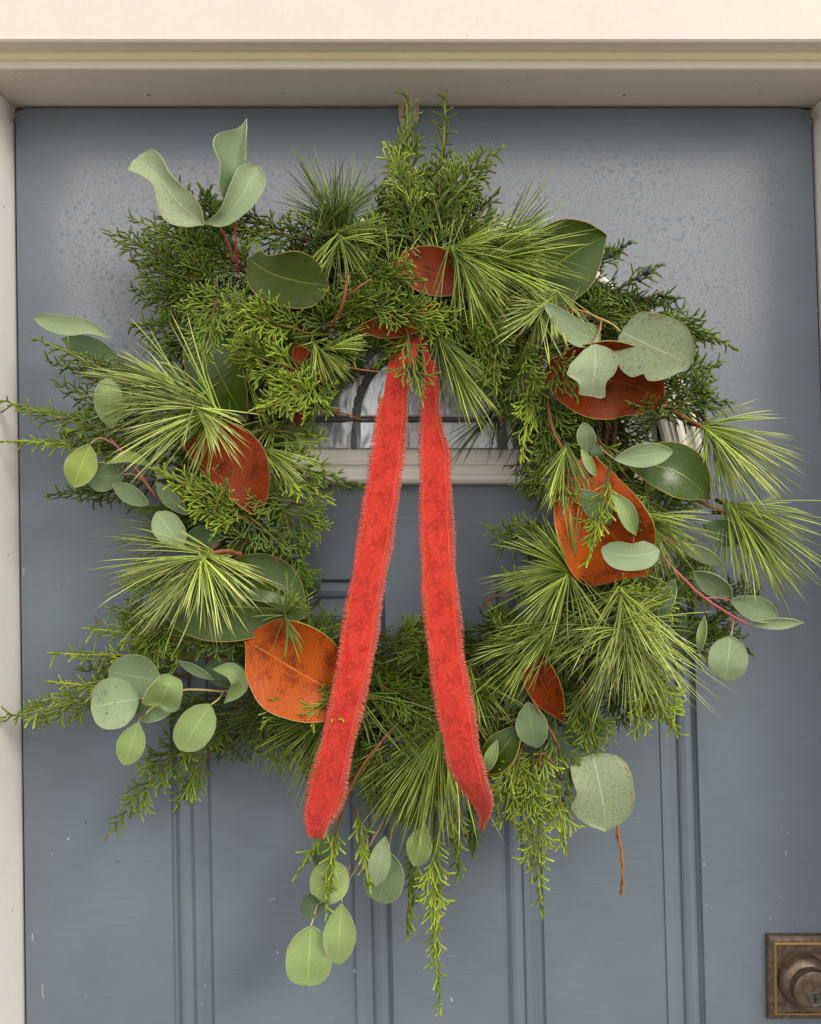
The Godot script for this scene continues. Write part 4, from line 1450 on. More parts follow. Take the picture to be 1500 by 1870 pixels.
func make_magnolia() -> void:
	var w := wreath
	leaf("magnolia_leaf", w, [[728, 470, 8], [775, 492, 9], [815, 500, 9.4], [848, 488, 8.4]], 84, [[0.0, 0.3], [0.2, 0.75], [0.5, 1.0], [0.8, 0.85], [1.0, 0.1]], RUST_DEEP, -24, -10, 0.3, 0.02, 0, "small rusty magnolia leaf at the top centre")
	leaf("magnolia_leaf", w, [[648, 600, 8.6], [710, 595, 9.6], [770, 578, 9.8], [806, 545, 8.6]], 46, LANCE, RUST_DEEP, 14, 6, 0.3, 0.02, 0, "rusty magnolia leaf just above the ribbon")
	leaf("magnolia_leaf", w, [[538, 625, 8], [560, 680, 8.6], [552, 735, 8.4], [542, 784, 7.6]], 66, LANCE, RUST_DEEP, 20, 12, 0.2, 0.02, 0, "rusty magnolia leaf half hidden at the inner upper left")
	leaf("magnolia_leaf", w, [[342, 812, 9.2], [392, 862, 10.4], [434, 904, 10.4], [474, 944, 9.2]], 200, [[0.0, 0.3, 0.06], [0.06, 0.58, 0.1], [0.16, 0.84, 0.13], [0.35, 0.95, 0.15], [0.6, 0.9, 0.15], [0.78, 0.66, 0.12], [0.9, 0.4, 0.08], [1.0, 0.04, 0.02]], RUST_DEEP, 0, -6, 0.12, 0.01, 8, "rusty magnolia leaf at the left under pale pine needles")
	leaf("magnolia_leaf", w, [[444, 1166, 10], [500, 1200, 11.2], [575, 1244, 11.4], [655, 1280, 9.8]], 162, [[0.0, 0.03, 0.03], [0.06, 0.34, 0.12], [0.2, 0.78, 0.62], [0.4, 0.98, 1.0], [0.6, 0.94, 0.96], [0.8, 0.62, 0.66], [1.0, 0.02, 0.02]], RUST, 10, -6, 0.34, 0.04, 26, "bright rust magnolia leaf behind the left ribbon tail")
	leaf("magnolia_leaf", w, [[1004, 672, 9.4], [1070, 690, 10.4], [1150, 702, 10.4], [1217, 738, 9.4]], 142, [[0.0, 0.25, 0.4], [0.15, 0.7, 0.7], [0.4, 1.0, 0.95], [0.65, 0.9, 0.86], [0.85, 0.5, 0.55], [1.0, 0.02, 0.02]], RUST_DEEP, 14, 2, 0.3, 0.025, 30, "wide rusty magnolia leaf under the big eucalyptus leaves")
	leaf("magnolia_leaf", w, [[1070, 838, 9.6], [1080, 900, 11], [1112, 968, 11.6], [1187, 1050, 9.6]], 166, [[0.0, 0.2, 0.3], [0.15, 0.56, 0.66], [0.4, 0.84, 0.96], [0.6, 0.86, 1.16], [0.74, 0.7, 1.08], [0.86, 0.42, 0.62], [0.95, 0.2, 0.24], [1.0, 0.02, 0.02]], RUST, -8, 10, 0.36, 0.045, 46, "large dewy rust magnolia leaf at the right")
	leaf("magnolia_leaf", w, [[962, 1165, 9], [978, 1215, 9.6], [998, 1262, 9.4], [1030, 1318, 8.6]], 60, LANCE, RUST_DEEP, 12, 12, 0.2, 0.01, 0, "narrow rusty magnolia leaf at the lower right")
	leaf("magnolia_leaf", w, [[800, 1400, 6], [795, 1430, 6.4], [790, 1465, 6]], 26, LANCE, RUST_DEEP, 0, 0, 0.2, 0.01)
	leaf("magnolia_leaf", w, [[455, 474, 9], [498, 500, 10.4], [550, 515, 10.8], [601, 522, 9.6]], 98, [[0.0, 0.1, 0.2], [0.08, 0.5, 0.52], [0.2, 0.5, 0.8], [0.38, 0.74, 0.98], [0.6, 1.02, 1.0], [0.8, 0.9, 0.86], [0.93, 0.5, 0.5], [1.0, 0.03, 0.03]], GREEN_MATT, 6, -4, 0.16, 0.03, 0, "curled olive green magnolia leaf at the upper left")
	leaf("magnolia_leaf", w, [[530, 535, 8.4], [572, 560, 8.8], [600, 585, 8.4], [590, 616, 7.6]], 76, LANCE, GREEN_MATT, 10, 10, 0.2, 0.02)
	leaf("magnolia_leaf", w, [[925, 568, 6.4], [980, 515, 7.6], [1042, 466, 8], [1108, 430, 7.4]], 138, [[0.0, 0.15], [0.12, 0.55], [0.3, 0.9], [0.5, 1.0], [0.7, 0.9], [0.87, 0.52], [0.96, 0.2], [1.0, 0.02]], GREEN, 4, 8, 0.24, 0.02, 10, "large glossy green magnolia leaf at the upper right")
	leaf("magnolia_leaf", w, [[398, 568, 6.4], [386, 640, 7.6], [412, 706, 8], [452, 768, 7]], 98, LANCE, GREEN, 20, 26, 0.18, 0.03, 4, "glossy green magnolia leaf on the left among the cedar")
	leaf("magnolia_leaf", w, [[560, 1118, 9], [470, 1110, 10], [370, 1102, 10.4], [272, 1060, 9.6]], 122, [[0.0, 0.15], [0.12, 0.5], [0.3, 0.86], [0.5, 1.0], [0.7, 0.92], [0.86, 0.58], [0.95, 0.28], [1.0, 0.02]], GREEN, -6, -12, 0.2, 0.02, 16, "large glossy green magnolia leaf at the lower left")
	leaf("magnolia_leaf", w, [[390, 1060, 9], [450, 1052, 9.8], [510, 1066, 9.6], [560, 1112, 8.8]], 84, LANCE, GREEN, -14, -10, 0.14, 0.02)
	leaf("magnolia_leaf", w, [[1148, 852, 8], [1200, 850, 9.4], [1250, 868, 9.4], [1297, 911, 8.4]], 92, LANCE, GREEN, -26, -20, 0.22, 0.02, 14, "glossy green magnolia leaf at the right beside the window frame")
	leaf("magnolia_leaf", w, [[880, 1412, 8], [905, 1385, 8.8], [925, 1358, 8.8], [948, 1325, 8]], 58, LANCE, GREEN, -22, -18, 0.24, 0.02, 0, "curled glossy green leaf beside the right ribbon end")

func make_eucalyptus() -> void:
	var red := c8(142, 52, 66)
	var rose := c8(176, 96, 98)
	var tan := c8(176, 150, 96)
	var brown := c8(134, 92, 70)
	# upper left, three curled leaves on red stalks
	var s := sprig("eucalyptus_sprig", 430, 480, 8, "eucalyptus sprig with three curled leaves on red stalks at the upper left")
	stem(s, [[436, 500, 6.5], [432, 450, 8.5], [428, 385, 9.4]], 0.0013, 0.001, red, red)
	stem(s, [[428, 478, 7.5], [412, 432, 8.6], [398, 412, 9], [374, 406, 9.4]], 0.0012, 0.001, red, rose)
	leaf("leaf", s, [[374, 410, 9.4], [328, 372, 10.2], [286, 318, 10.4], [250, 288, 9.6]], 92, [[0.0, 0.03, 0.03], [0.1, 0.45, 0.42], [0.28, 0.85, 0.62], [0.45, 0.62, 0.5], [0.6, 0.4, 0.42], [0.76, 0.52, 0.6], [0.92, 0.62, 0.58], [1.0, 0.16, 0.2]], EU_SPOT, -6, 14, 0.45, 0.05)
	leaf("leaf", s, [[430, 392, 9.4], [437, 350, 10.2], [446, 300, 10.4], [450, 219, 9.4]], 104, [[0.0, 0.05, 0.04], [0.1, 0.4, 0.04], [0.2, 0.68, 0.03], [0.4, 0.8, 0.03], [0.52, 1.04, 0.03], [0.63, 1.06, 0.03], [0.72, 0.92, 0.03], [0.8, 0.62, 0.03], [0.88, 0.26, 0.03], [1.0, 0.01, 0.01]], EU_GREY, 0, 0, 0.6, 0.03)
	leaf("leaf", s, [[374, 408, 9.6], [412, 396, 10.6], [446, 350, 10.8], [470, 303, 10]], 62, [[0.0, 0.05, 0.05], [0.15, 0.3, 0.3], [0.35, 0.55, 0.55], [0.6, 0.86, 0.86], [0.82, 0.9, 0.86], [0.95, 0.5, 0.5], [1.0, 0.1, 0.1]], EU_PALE, 0, 6, 0.45, 0.02)
	# left
	s = sprig("eucalyptus_sprig", 290, 900, 6, "eucalyptus sprig with leaves along the left side")
	stem(s, [[330, 935, 6], [285, 905, 8], [245, 850, 8.6], [200, 800, 8.4]], 0.0022, 0.0011, brown, rose)
	stem(s, [[215, 815, 8.4], [185, 800, 8.4], [164, 812, 8.6]], 0.001, 0.0009, rose, tan)
	stem(s, [[265, 880, 8], [245, 866, 8], [226, 867, 7.8]], 0.001, 0.0009, rose, tan)
	leaf("leaf", s, [[203, 618, 5.2], [160, 598, 6], [112, 594, 6.4], [63, 581, 5.6]], 36, [[0.0, 0.05, 0.05], [0.2, 0.5, 0.55], [0.45, 0.94, 0.9], [0.7, 0.86, 0.9], [0.9, 0.5, 0.6], [1.0, 0.08, 0.08]], EU_PALE, 10, 0, 0.2, 0.02)
	leaf("leaf", s, [[215, 650, 2.6], [180, 640, 3], [140, 628, 3], [112, 618, 2.6]], 40, LANCE, EU_DARK, 10, 0, 0.1, 0.02)  # added dark leaf standing in for the cast shadow of the leaf above
	euc(s, 203, 782, 196, 690, 8.4, 50, OVAL, EU_FRESH)
	euc(s, 164, 812, 134, 889, 9, 54, OVAL, EU_YELLOW, 6)
	euc(s, 228, 868, 152, 872, 7.6, 52, OVAL, EU_GREY, -8)
	euc(s, 275, 852, 200, 846, 8.6, 20, LANCE, EU_YELLOW, 30, 0.2, 14)
	euc(s, 206, 884, 271, 922, 8.8, 32, OVAL, EU_GREY, 10)
	euc(s, 284, 884, 342, 939, 9, 28, OVAL, EU_GREY, 20)
	euc(s, 285, 936, 334, 998, 9.2, 52, ROUND, EU_PALE, 8)
	euc(s, 332, 998, 408, 966, 8.6, 44, OVAL, EU_DARK)
	euc(s, 318, 660, 316, 745, 6.4, 46, OVAL, EU_DARK, 20)
	s = sprig("eucalyptus_leaf", 560, 1095, 5)
	euc(s, 558, 1094, 570, 1038, 5.2, 44, ROUND, EU_DARK)
	# lower left cluster
	s = sprig("eucalyptus_sprig", 400, 1262, 7, "eucalyptus sprig with a cluster of round leaves at the lower left")
	stem(s, [[470, 1250, 6], [410, 1262, 8], [335, 1260, 9], [285, 1288, 9.6], [262, 1308, 9.4]], 0.0014, 0.001, tan, c8(190, 176, 110))
	stem(s, [[285, 1288, 9.6], [268, 1275, 9.6], [254, 1276, 10]], 0.0009, 0.0008, tan, c8(196, 196, 140))
	stem(s, [[410, 1262, 8], [400, 1276, 9.2], [384, 1288, 9.4]], 0.0009, 0.0008, tan, c8(196, 196, 140))
	stem(s, [[262, 1308, 9.4], [256, 1314, 9.2], [252, 1320, 9.2]], 0.0009, 0.0008, tan, tan)
	euc(s, 293, 1244, 198, 1226, 8.6, 74, ROUND, EU_GREY, 6)
	euc(s, 320, 1282, 249, 1304, 8.8, 46, ROUND, EU_GREY, 8)
	euc(s, 254, 1276, 166, 1292, 10.4, 90, ROUND, EU_PALE, 0, 0.1, 0, 10)
	leaf("leaf", s, [[292, 1290, 10], [299, 1270, 11.2], [308, 1250, 11.4], [312, 1232, 10.4]], 64, HEART, EU_FRESH, 0, 10, 0.5, 0.03)
	euc(s, 253, 1319, 228, 1397, 9.8, 48, OVAL, EU_FRESH, 4)
	euc(s, 384, 1287, 331, 1370, 9.8, 66, ROUND, EU_FRESH, 0)
	leaf("leaf", s, [[390, 1222, 9.4], [424, 1226, 10.2], [438, 1252, 10.4], [410, 1284, 9.6]], 30, LANCE, EU_FRESH, -20, 10, 0.5, 0.02)
	euc(s, 325, 1207, 392, 1242, 8.8, 16, LANCE, EU_GREY, 30)
	euc(s, 452, 1240, 376, 1218, 7.6, 50, ROUND, EU_DARK, 6)
	# bottom
	s = sprig("eucalyptus_sprig", 680, 1540, 6, "eucalyptus sprig with round leaves trailing at the bottom")
	stem(s, [[700, 1500, 5.5], [660, 1570, 6.6], [625, 1625, 7], [596, 1642, 7], [580, 1652, 7]], 0.0012, 0.0009, c8(170, 130, 90), tan)
	stem(s, [[580, 1652, 7], [574, 1672, 7.2], [568, 1692, 7.4]], 0.0009, 0.0008, tan, c8(200, 200, 150))
	stem(s, [[640, 1580, 6.8], [628, 1610, 6.8], [624, 1650, 7.2]], 0.0009, 0.0008, tan, c8(190, 190, 140))
	stem(s, [[718, 1510, 6], [712, 1540, 6.4], [710, 1560, 6.6]], 0.0009, 0.0008, rose, tan)
	euc(s, 598, 1640, 550, 1664, 6.6, 40, OVAL, EU_DARK, 6)
	euc(s, 634, 1585, 572, 1634, 7.6, 70, ROUND, EU_FRESH, 0)
	euc(s, 624, 1650, 617, 1761, 7.6, 58, OVAL, EU_FRESH, 0)
	euc(s, 568, 1691, 562, 1801, 7.8, 82, ROUND, EU_FRESH, 0)
	euc(s, 712, 1558, 693, 1649, 6.8, 70, ROUND, EU_GREY, 0)
	euc(s, 704, 1527, 685, 1618, 7.6, 38, OVAL, EU_PALE, 6)
	euc(s, 776, 1505, 758, 1582, 7, 44, OVAL, EU_FRESH, 10)
	euc(s, 601, 1526, 580, 1584, 5, 34, OVAL, EU_DARK, 10)
	# lower right, a big leaf
	s = sprig("eucalyptus_sprig", 1060, 1340, 7, "eucalyptus sprig with one very large wavy leaf at the lower right")
	stem(s, [[1030, 1280, 6], [1048, 1320, 7.4], [1066, 1345, 8], [1083, 1376, 8.4]], 0.0013, 0.001, c8(170, 130, 80), c8(196, 196, 130))
	leaf("leaf", s, [[1082, 1375, 8.4], [1092, 1420, 9.2], [1102, 1468, 9.2], [1108, 1517, 8.6]], 122, [[0.0, 0.06, 0.06], [0.05, 0.56, 0.56], [0.15, 0.84, 0.72], [0.3, 0.96, 0.72], [0.45, 0.94, 0.7], [0.62, 0.9, 0.94], [0.8, 0.72, 0.78], [0.92, 0.42, 0.46], [1.0, 0.03, 0.03]], EU_SPOT, 0, 0, 0.08, 0.03, 0, "very large wavy eucalyptus leaf")
	euc(s, 964, 1282, 978, 1366, 9.2, 56, OVAL, EU_GREY, 8)
	euc(s, 1028, 1332, 1102, 1342, 6.6, 64, ROUND, EU_DARK, 10)
	euc(s, 950, 1246, 930, 1290, 7.6, 42, ROUND, EU_DARK, 8)
	euc(s, 908, 1352, 886, 1412, 9.2, 22, LANCE, EU_FRESH, 20)
	euc(s, 700, 1360, 745, 1410, 6.4, 44, ROUND, EU_DARK, 8)
	# right, long red stem
	s = sprig("eucalyptus_sprig", 1165, 960, 9, "eucalyptus sprig with a long rosy stem across the right side")
	stem(s, [[1140, 900, 8], [1165, 962, 10], [1232, 1040, 10.6], [1290, 1094, 10.4], [1375, 1146, 9.4]], 0.0019, 0.0011, rose, c8(186, 84, 94))
	stem(s, [[1338, 1128, 10], [1339, 1140, 9.8], [1335, 1162, 9.6]], 0.0009, 0.0008, rose, c8(200, 200, 150))
	stem(s, [[1160, 956, 10.8], [1158, 975, 11.6], [1157, 992, 12]], 0.0008, 0.0007, rose, rose)
	stem(s, [[1290, 1092, 10.4], [1312, 1092, 10], [1334, 1096, 9.6]], 0.0008, 0.0007, rose, rose)
	stem(s, [[1200, 985, 10.4], [1220, 986, 10.6], [1240, 992, 10.6]], 0.0008, 0.0007, rose, rose)
	euc(s, 1335, 1162, 1325, 1244, 9.8, 66, ROUND, EU_PALE, 0)
	euc(s, 1366, 1140, 1468, 1137, 9.6, 20, LANCE, EU_PALE, 26, 0.2)
	euc(s, 1334, 1096, 1421, 1126, 9.2, 44, OVAL, EU_GREY, -12)
	euc(s, 1266, 1044, 1336, 1089, 9.4, 38, OVAL, EU_GREY, 16)
	euc(s, 1240, 992, 1321, 1032, 10, 26, LANCE, EU_PALE, 24)
	euc(s, 1284, 958, 1360, 986, 8.4, 48, OVAL, EU_DARK, 6)
	euc(s, 1232, 1057, 1204, 1131, 10, 28, LANCE, EU_GREY, 24)
	euc(s, 1287, 1124, 1277, 1194, 9, 16, LANCE, EU_FRESH, 24)
	leaf("leaf", s, [[1204, 1004, 12.4], [1172, 1014, 13], [1132, 1014, 13], [1099, 1002, 12.6]], 54, [[0.0, 0.1, 0.1], [0.08, 0.5, 0.5], [0.25, 0.86, 0.9], [0.5, 0.98, 0.8], [0.75, 0.9, 0.9], [0.92, 0.52, 0.6], [1.0, 0.1, 0.1]], EU_PALE, -4, 4, 0.15, 0.02)
	leaf("leaf", s, [[1162, 978, 12], [1150, 950, 12.8], [1136, 922, 12.8], [1115, 899, 12.2]], 32, LANCE, EU_FRESH, 24, 10, 0.4, 0.02)
	# right middle
	s = sprig("eucalyptus_sprig", 1100, 830, 8, "eucalyptus sprig with pale leaves beside the right rust leaf")
	stem(s, [[1085, 800, 8], [1102, 822, 10], [1122, 838, 11]], 0.001, 0.0008, c8(170, 110, 80), tan)
	euc(s, 1122, 839, 1228, 825, 11.4, 42, OVAL, EU_PALE, 4)
	euc(s, 1076, 828, 1066, 772, 10.4, 33, OVAL, EU_GREY, 8)
	euc(s, 1089, 872, 1062, 821, 10.6, 18, LANCE, EU_FRESH, 20)
	euc(s, 1092, 850, 1090, 812, 9.8, 22, OVAL, EU_DARK, 8)
	euc(s, 1062, 894, 1116, 957, 12.2, 42, OVAL, EU_GREY, 8)
	# upper right, three big leaves
	s = sprig("eucalyptus_sprig", 1060, 568, 9, "eucalyptus sprig with large torn leaves on orange stalks at the upper right")
	var orange := c8(176, 104, 58)
	stem(s, [[1020, 562, 9], [1062, 568, 11], [1098, 583, 12], [1118, 592, 12.2], [1136, 608, 12.2]], 0.0012, 0.0009, orange, c8(196, 176, 110))
	stem(s, [[1098, 583, 12], [1096, 604, 12], [1085, 630, 12.2]], 0.001, 0.0009, orange, c8(196, 176, 110))
	stem(s, [[1045, 565, 10.6], [1046, 575, 11], [1046, 586, 11.2]], 0.0009, 0.0008, orange, c8(196, 196, 120))
	leaf("leaf", s, [[1097, 618, 11.4], [1066, 612, 12], [1030, 588, 12], [994, 554, 11]], 48, [[0.0, 0.12, 0.2], [0.12, 0.6, 0.9], [0.3, 0.98, 0.9], [0.5, 0.86, 0.8], [0.75, 0.5, 0.6], [0.92, 0.26, 0.3], [1.0, 0.03, 0.03]], EU_PALE, 8, 0, 0.15, 0.02)
	leaf("leaf", s, [[1135, 607, 12.2], [1172, 624, 13], [1214, 644, 13.2], [1262, 666, 12.4]], 128, [[0.0, 0.1, 0.12], [0.03, 0.44, 0.5], [0.1, 0.7, 0.74], [0.24, 0.82, 0.94], [0.4, 0.9, 0.98], [0.5, 0.92, 0.76], [0.56, 0.92, 0.88], [0.7, 0.86, 0.74], [0.86, 0.62, 0.42], [0.95, 0.34, 0.2], [1.0, 0.02, 0.02]], EU_SPOT, 0, 0, 0.1, 0.015, 26, "large heart-shaped eucalyptus leaf with water drops")
	leaf("leaf", s, [[1085, 629, 12.4], [1088, 662, 13.4], [1084, 694, 13.4], [1078, 724, 12.8]], 90, [[0.0, 0.1, 0.1], [0.1, 0.4, 0.4], [0.3, 0.76, 0.78], [0.45, 0.86, 0.98], [0.6, 0.74, 1.04], [0.68, 0.56, 1.06], [0.78, 0.5, 0.6], [0.92, 0.56, 0.46], [0.99, 0.54, 0.5], [1.0, 0.4, 0.4]], EU_SPOT, 4, 0, 0.16, 0.02, 0, "torn eucalyptus leaf over the rust leaf")

func make_twigs() -> void:
	var bk := c8(128, 84, 58)
	var row := func(px: float, py: float, z: float, rows: Array, r: float, label: String) -> void:
		var s := sprig("bare_twig", px, py, z, label)
		stem(s, rows, r, r * 0.6, bk, c8(150, 100, 66), "twig")
	row.call(637, 515, 10, [[600, 605, 8], [625, 560, 11], [634, 516, 11.6], [640, 500, 11]], 0.0021, "forked brown twig at the upper left of the ribbon")
	row.call(637, 535, 10, [[630, 545, 11], [655, 525, 11.8], [680, 508, 11]], 0.0015, "")
	row.call(560, 640, 9, [[560, 642, 8], [620, 668, 9], [700, 680, 9.4]], 0.0013, "thin twig across the window pane")
	row.call(600, 745, 8, [[560, 735, 8], [620, 752, 8], [672, 770, 7]], 0.0012, "")
	row.call(1010, 780, 9, [[1002, 745, 9], [1012, 790, 10.4], [1036, 832, 10.4]], 0.0017, "brown twig hanging at the inner right")
	row.call(1262, 765, 7, [[1200, 735, 5], [1250, 762, 7.4], [1300, 788, 8]], 0.0024, "brown pine twig at the right")
	row.call(1310, 925, 7, [[1230, 890, 5], [1290, 922, 7.8], [1352, 945, 8.4]], 0.0022, "")
	row.call(700, 1350, 8, [[738, 1308, 7], [690, 1362, 8.6], [650, 1420, 8.6], [604, 1525, 7.6]], 0.0019, "long brown twig at the bottom between the ribbon tails")
	row.call(1000, 1320, 8, [[955, 1240, 8], [985, 1300, 9.4], [1020, 1360, 9.2]], 0.0021, "brown twig at the lower right")
	row.call(990, 1390, 8, [[985, 1400, 8.6], [990, 1375, 9], [1016, 1400, 8.6]], 0.0014, "")
	row.call(1060, 1042, 9, [[1036, 1046, 11], [1060, 1042, 10.6], [1090, 1034, 9]], 0.002, "")
	row.call(1140, 1120, 9, [[1148, 1085, 8], [1140, 1125, 11.6], [1136, 1172, 12]], 0.0028, "")
	row.call(920, 1090, 7, [[880, 1110, 7], [905, 1088, 7.6], [940, 1096, 7.4]], 0.0013, "")
	row.call(390, 1010, 12, [[440, 1012, 10], [405, 1006, 11.8], [368, 1022, 12.2]], 0.0026, "")
	row.call(500, 1000, 8, [[488, 950, 8], [500, 1010, 9.4], [516, 1050, 8.6]], 0.0017, "")
	# dried brown tip hanging under the big leaf
	var s2 := sprig("dry_twig", 1130, 1510, 5, "dried brown cedar tip hanging below the largest eucalyptus leaf")
	stem(s2, [[1125, 1480, 5], [1129, 1520, 5.4], [1138, 1580, 5.4], [1132, 1638, 5]], 0.0014, 0.0009, c8(170, 110, 62), c8(176, 124, 70), "twig")
	var b := MB.new()
	for i in 24:
		var t := i / 23.0
		var o := at(lerpf(1128, 1134, t) + 5.0 * sin(t * 3.0), lerpf(1515, 1625, t), 0.054)
		finger(b, o, Vector3(rng.randf_range(-0.35, 0.35), -1, rng.randf_range(-0.2, 0.3)).normalized(), 0.008, 0.0011, c8(160, 96, 48), c8(186, 150, 78))
	part("dry_scales", b.mesh_of(M.cedar_green), s2)
	# loose berries in the shade
	for e in [[608, 605, 9.4], [616, 612, 9.6], [603, 616, 9.4], [612, 622, 9.2], [592, 600, 9], [702, 1356, 8.6], [714, 1362, 8.8], [735, 1354, 8.6], [708, 1386, 8.4], [760, 1250, 8], [1278, 848, 5.4], [1284, 856, 5.6], [1274, 860, 5.4], [1288, 866, 5.2], [1025, 1420, 9.4], [1036, 1448, 9.6], [1030, 1460, 9.4]]:
		var be := MeshInstance3D.new()
		be.name = "berry"
		be.mesh = berry_mesh
		be.position = at(e[0], e[1], e[2] * 0.01) - wreath.position
		wreath.add_child(be, true)

# ------------------------------------------------------------------ ribbon and hanger
func ribbon_tail(rb: Node3D, rows: Array, label: String, left_fringe_from: float) -> void:
	# rows: [py, left px, right px, z cm, turn of the cloth in degrees]
	var nv := 150
	var nu := 12
	var grid := []
	var nr := []
	var y0: float = rows[0][0]
	var y1: float = rows[rows.size() - 1][0]
	var tabs := []
	for r in rows:
		tabs.append([(r[0] - y0) / (y1 - y0), r[1], r[2], r[3] * 10.0, r[4] + 200.0])
	var ph := rng.randf_range(0, 6)
	for j in nv + 1:
		var t := float(j) / nv
		var py := lerpf(y0, y1, t)
		var xl := smooth_at(tabs, t, 1) + 2.0 * smoothstep(0.1, 0.3, t)
		var xr := smooth_at(tabs, t, 2) - 1.5 * smoothstep(0.1, 0.3, t)
		var z := smooth_at(tabs, t, 3) * 0.001
		var tr := deg_to_rad(smooth_at(tabs, t, 4) - 200.0)
		var s := per_px(z)
		var row := []
		for i in nu + 1:
			var u := float(i) / nu
			var dz := (u - 0.5) * (xr - xl) * s * tan(tr) + 0.0012 * sin(ph + t * 21.0 + u * 2.2) + 0.0007 * sin(t * 60.0 + u * 5.0) + 0.0035 * (0.25 - (u - 0.5) * (u - 0.5)) * sin(ph + t * 7.0)
			row.append(at(lerpf(xl, xr, u) + 0.5 * sin(t * 70.0 + u * 4.0), py + (u - 0.5) * 0.08 * (xr - xl), maxf(z + dz, 0.004)))
		grid.append(row)
	for j in nv + 1:
		var row := []
		for i in nu + 1:
			var du: Vector3 = grid[j][mini(i + 1, nu)] - grid[j][maxi(i - 1, 0)]
			var dv: Vector3 = grid[mini(j + 1, nv)][i] - grid[maxi(j - 1, 0)][i]
			var nn := dv.cross(du).normalized()
			row.append(nn)
		nr.append(row)
	var f := MB.new()
	var bk := MB.new()
	for j in nv + 1:
		for i in nu + 1:
			var uv := Vector2(float(i) / nu, float(j) / nv * 2.1 + ph)
			f.vert(grid[j][i] + nr[j][i] * 0.0006, nr[j][i], uv)
			bk.vert(grid[j][i] - nr[j][i] * 0.0006, -nr[j][i], uv)
	for j in nv:
		for i in nu:
			var a := j * (nu + 1) + i
			for m in [f, bk]:
				m.tri(a, a + 1, a + nu + 2)
				m.tri(a, a + nu + 2, a + nu + 1)
	var am := ArrayMesh.new()
	f.add_to(am, M.velvet)
	bk.add_to(am, M.velvet)
	var tail := part("ribbon_tail", am, rb)
	tail.set_meta("label", label)
	# frayed threads along both edges, and the selvedge line they come from
	var th := MB.new()
	for e in [0, nu]:
		var line := PackedVector3Array()
		for j in nv + 1:
			var inx := absi(e - 1)
			line.append(grid[j][inx] + nr[j][inx] * 0.0007)
		if e == nu:
			th.tube(line, 0.00036, 0.00036, 5, c8(238, 104, 88), c8(238, 104, 88))
		for j in nv * 9:
			var jj := j / 9
			var t := float(jj) / nv
			if e == 0 and t < left_fringe_from:
				continue
			if e == nu and t < left_fringe_from * 0.6:
				continue
			var o: Vector3 = grid[jj][e].lerp(grid[jj + 1][e], (j % 9) / 9.0)
			var out: Vector3 = (grid[jj][e] - grid[jj][nu / 2]).normalized()
			var down := Vector3(0, -1, 0)
			var l := rng.randf_range(0.0046, 0.0068) * (0.9 + 0.14 * sin(t * 37.0 + e))
			if rng.randf() < 0.15:
				l *= 0.5
			var k := rng.randf_range(-0.1, 0.4) + 0.35 * sin(t * 23.0 + ph)
			var q: Vector3 = o + out * l + down * l * k + nr[jj][e] * rng.randf_range(-0.3, 0.5) * l
			var mid: Vector3 = o.lerp(q, 0.55) + Vector3(0, rng.randf_range(-0.12, 0.2) * l, 0)
			var cc := c8(234, 112, 94).lerp(c8(246, 160, 142), rng.randf())
			th.tube(PackedVector3Array([o - out * 0.0008, mid, q]), 0.00042, 0.00032, 3, c8(228, 100, 84), cc)
	for i in nu * 3:                                    # raw lower end
		var u := i / float(nu * 3)
		var o: Vector3 = grid[nv][int(u * nu)].lerp(grid[nv][int(u * nu) + 1], fposmod(u * nu, 1.0))
		var l := rng.randf_range(0.001, 0.0035)
		th.tube(PackedVector3Array([o, o + Vector3(rng.randf_range(-0.3, 0.5) * l, -l * 0.6, 0.0003), o + Vector3(rng.randf_range(-0.5, 0.8) * l, -l, 0)]), 0.0004, 0.0003, 3, c8(214, 62, 52), c8(226, 100, 84))
	var fr := MeshInstance3D.new()
	fr.name = "fringe"
	fr.mesh = th.mesh_of(M.thread)
	fr.set_meta("kind", "stuff")
	tail.add_child(fr)

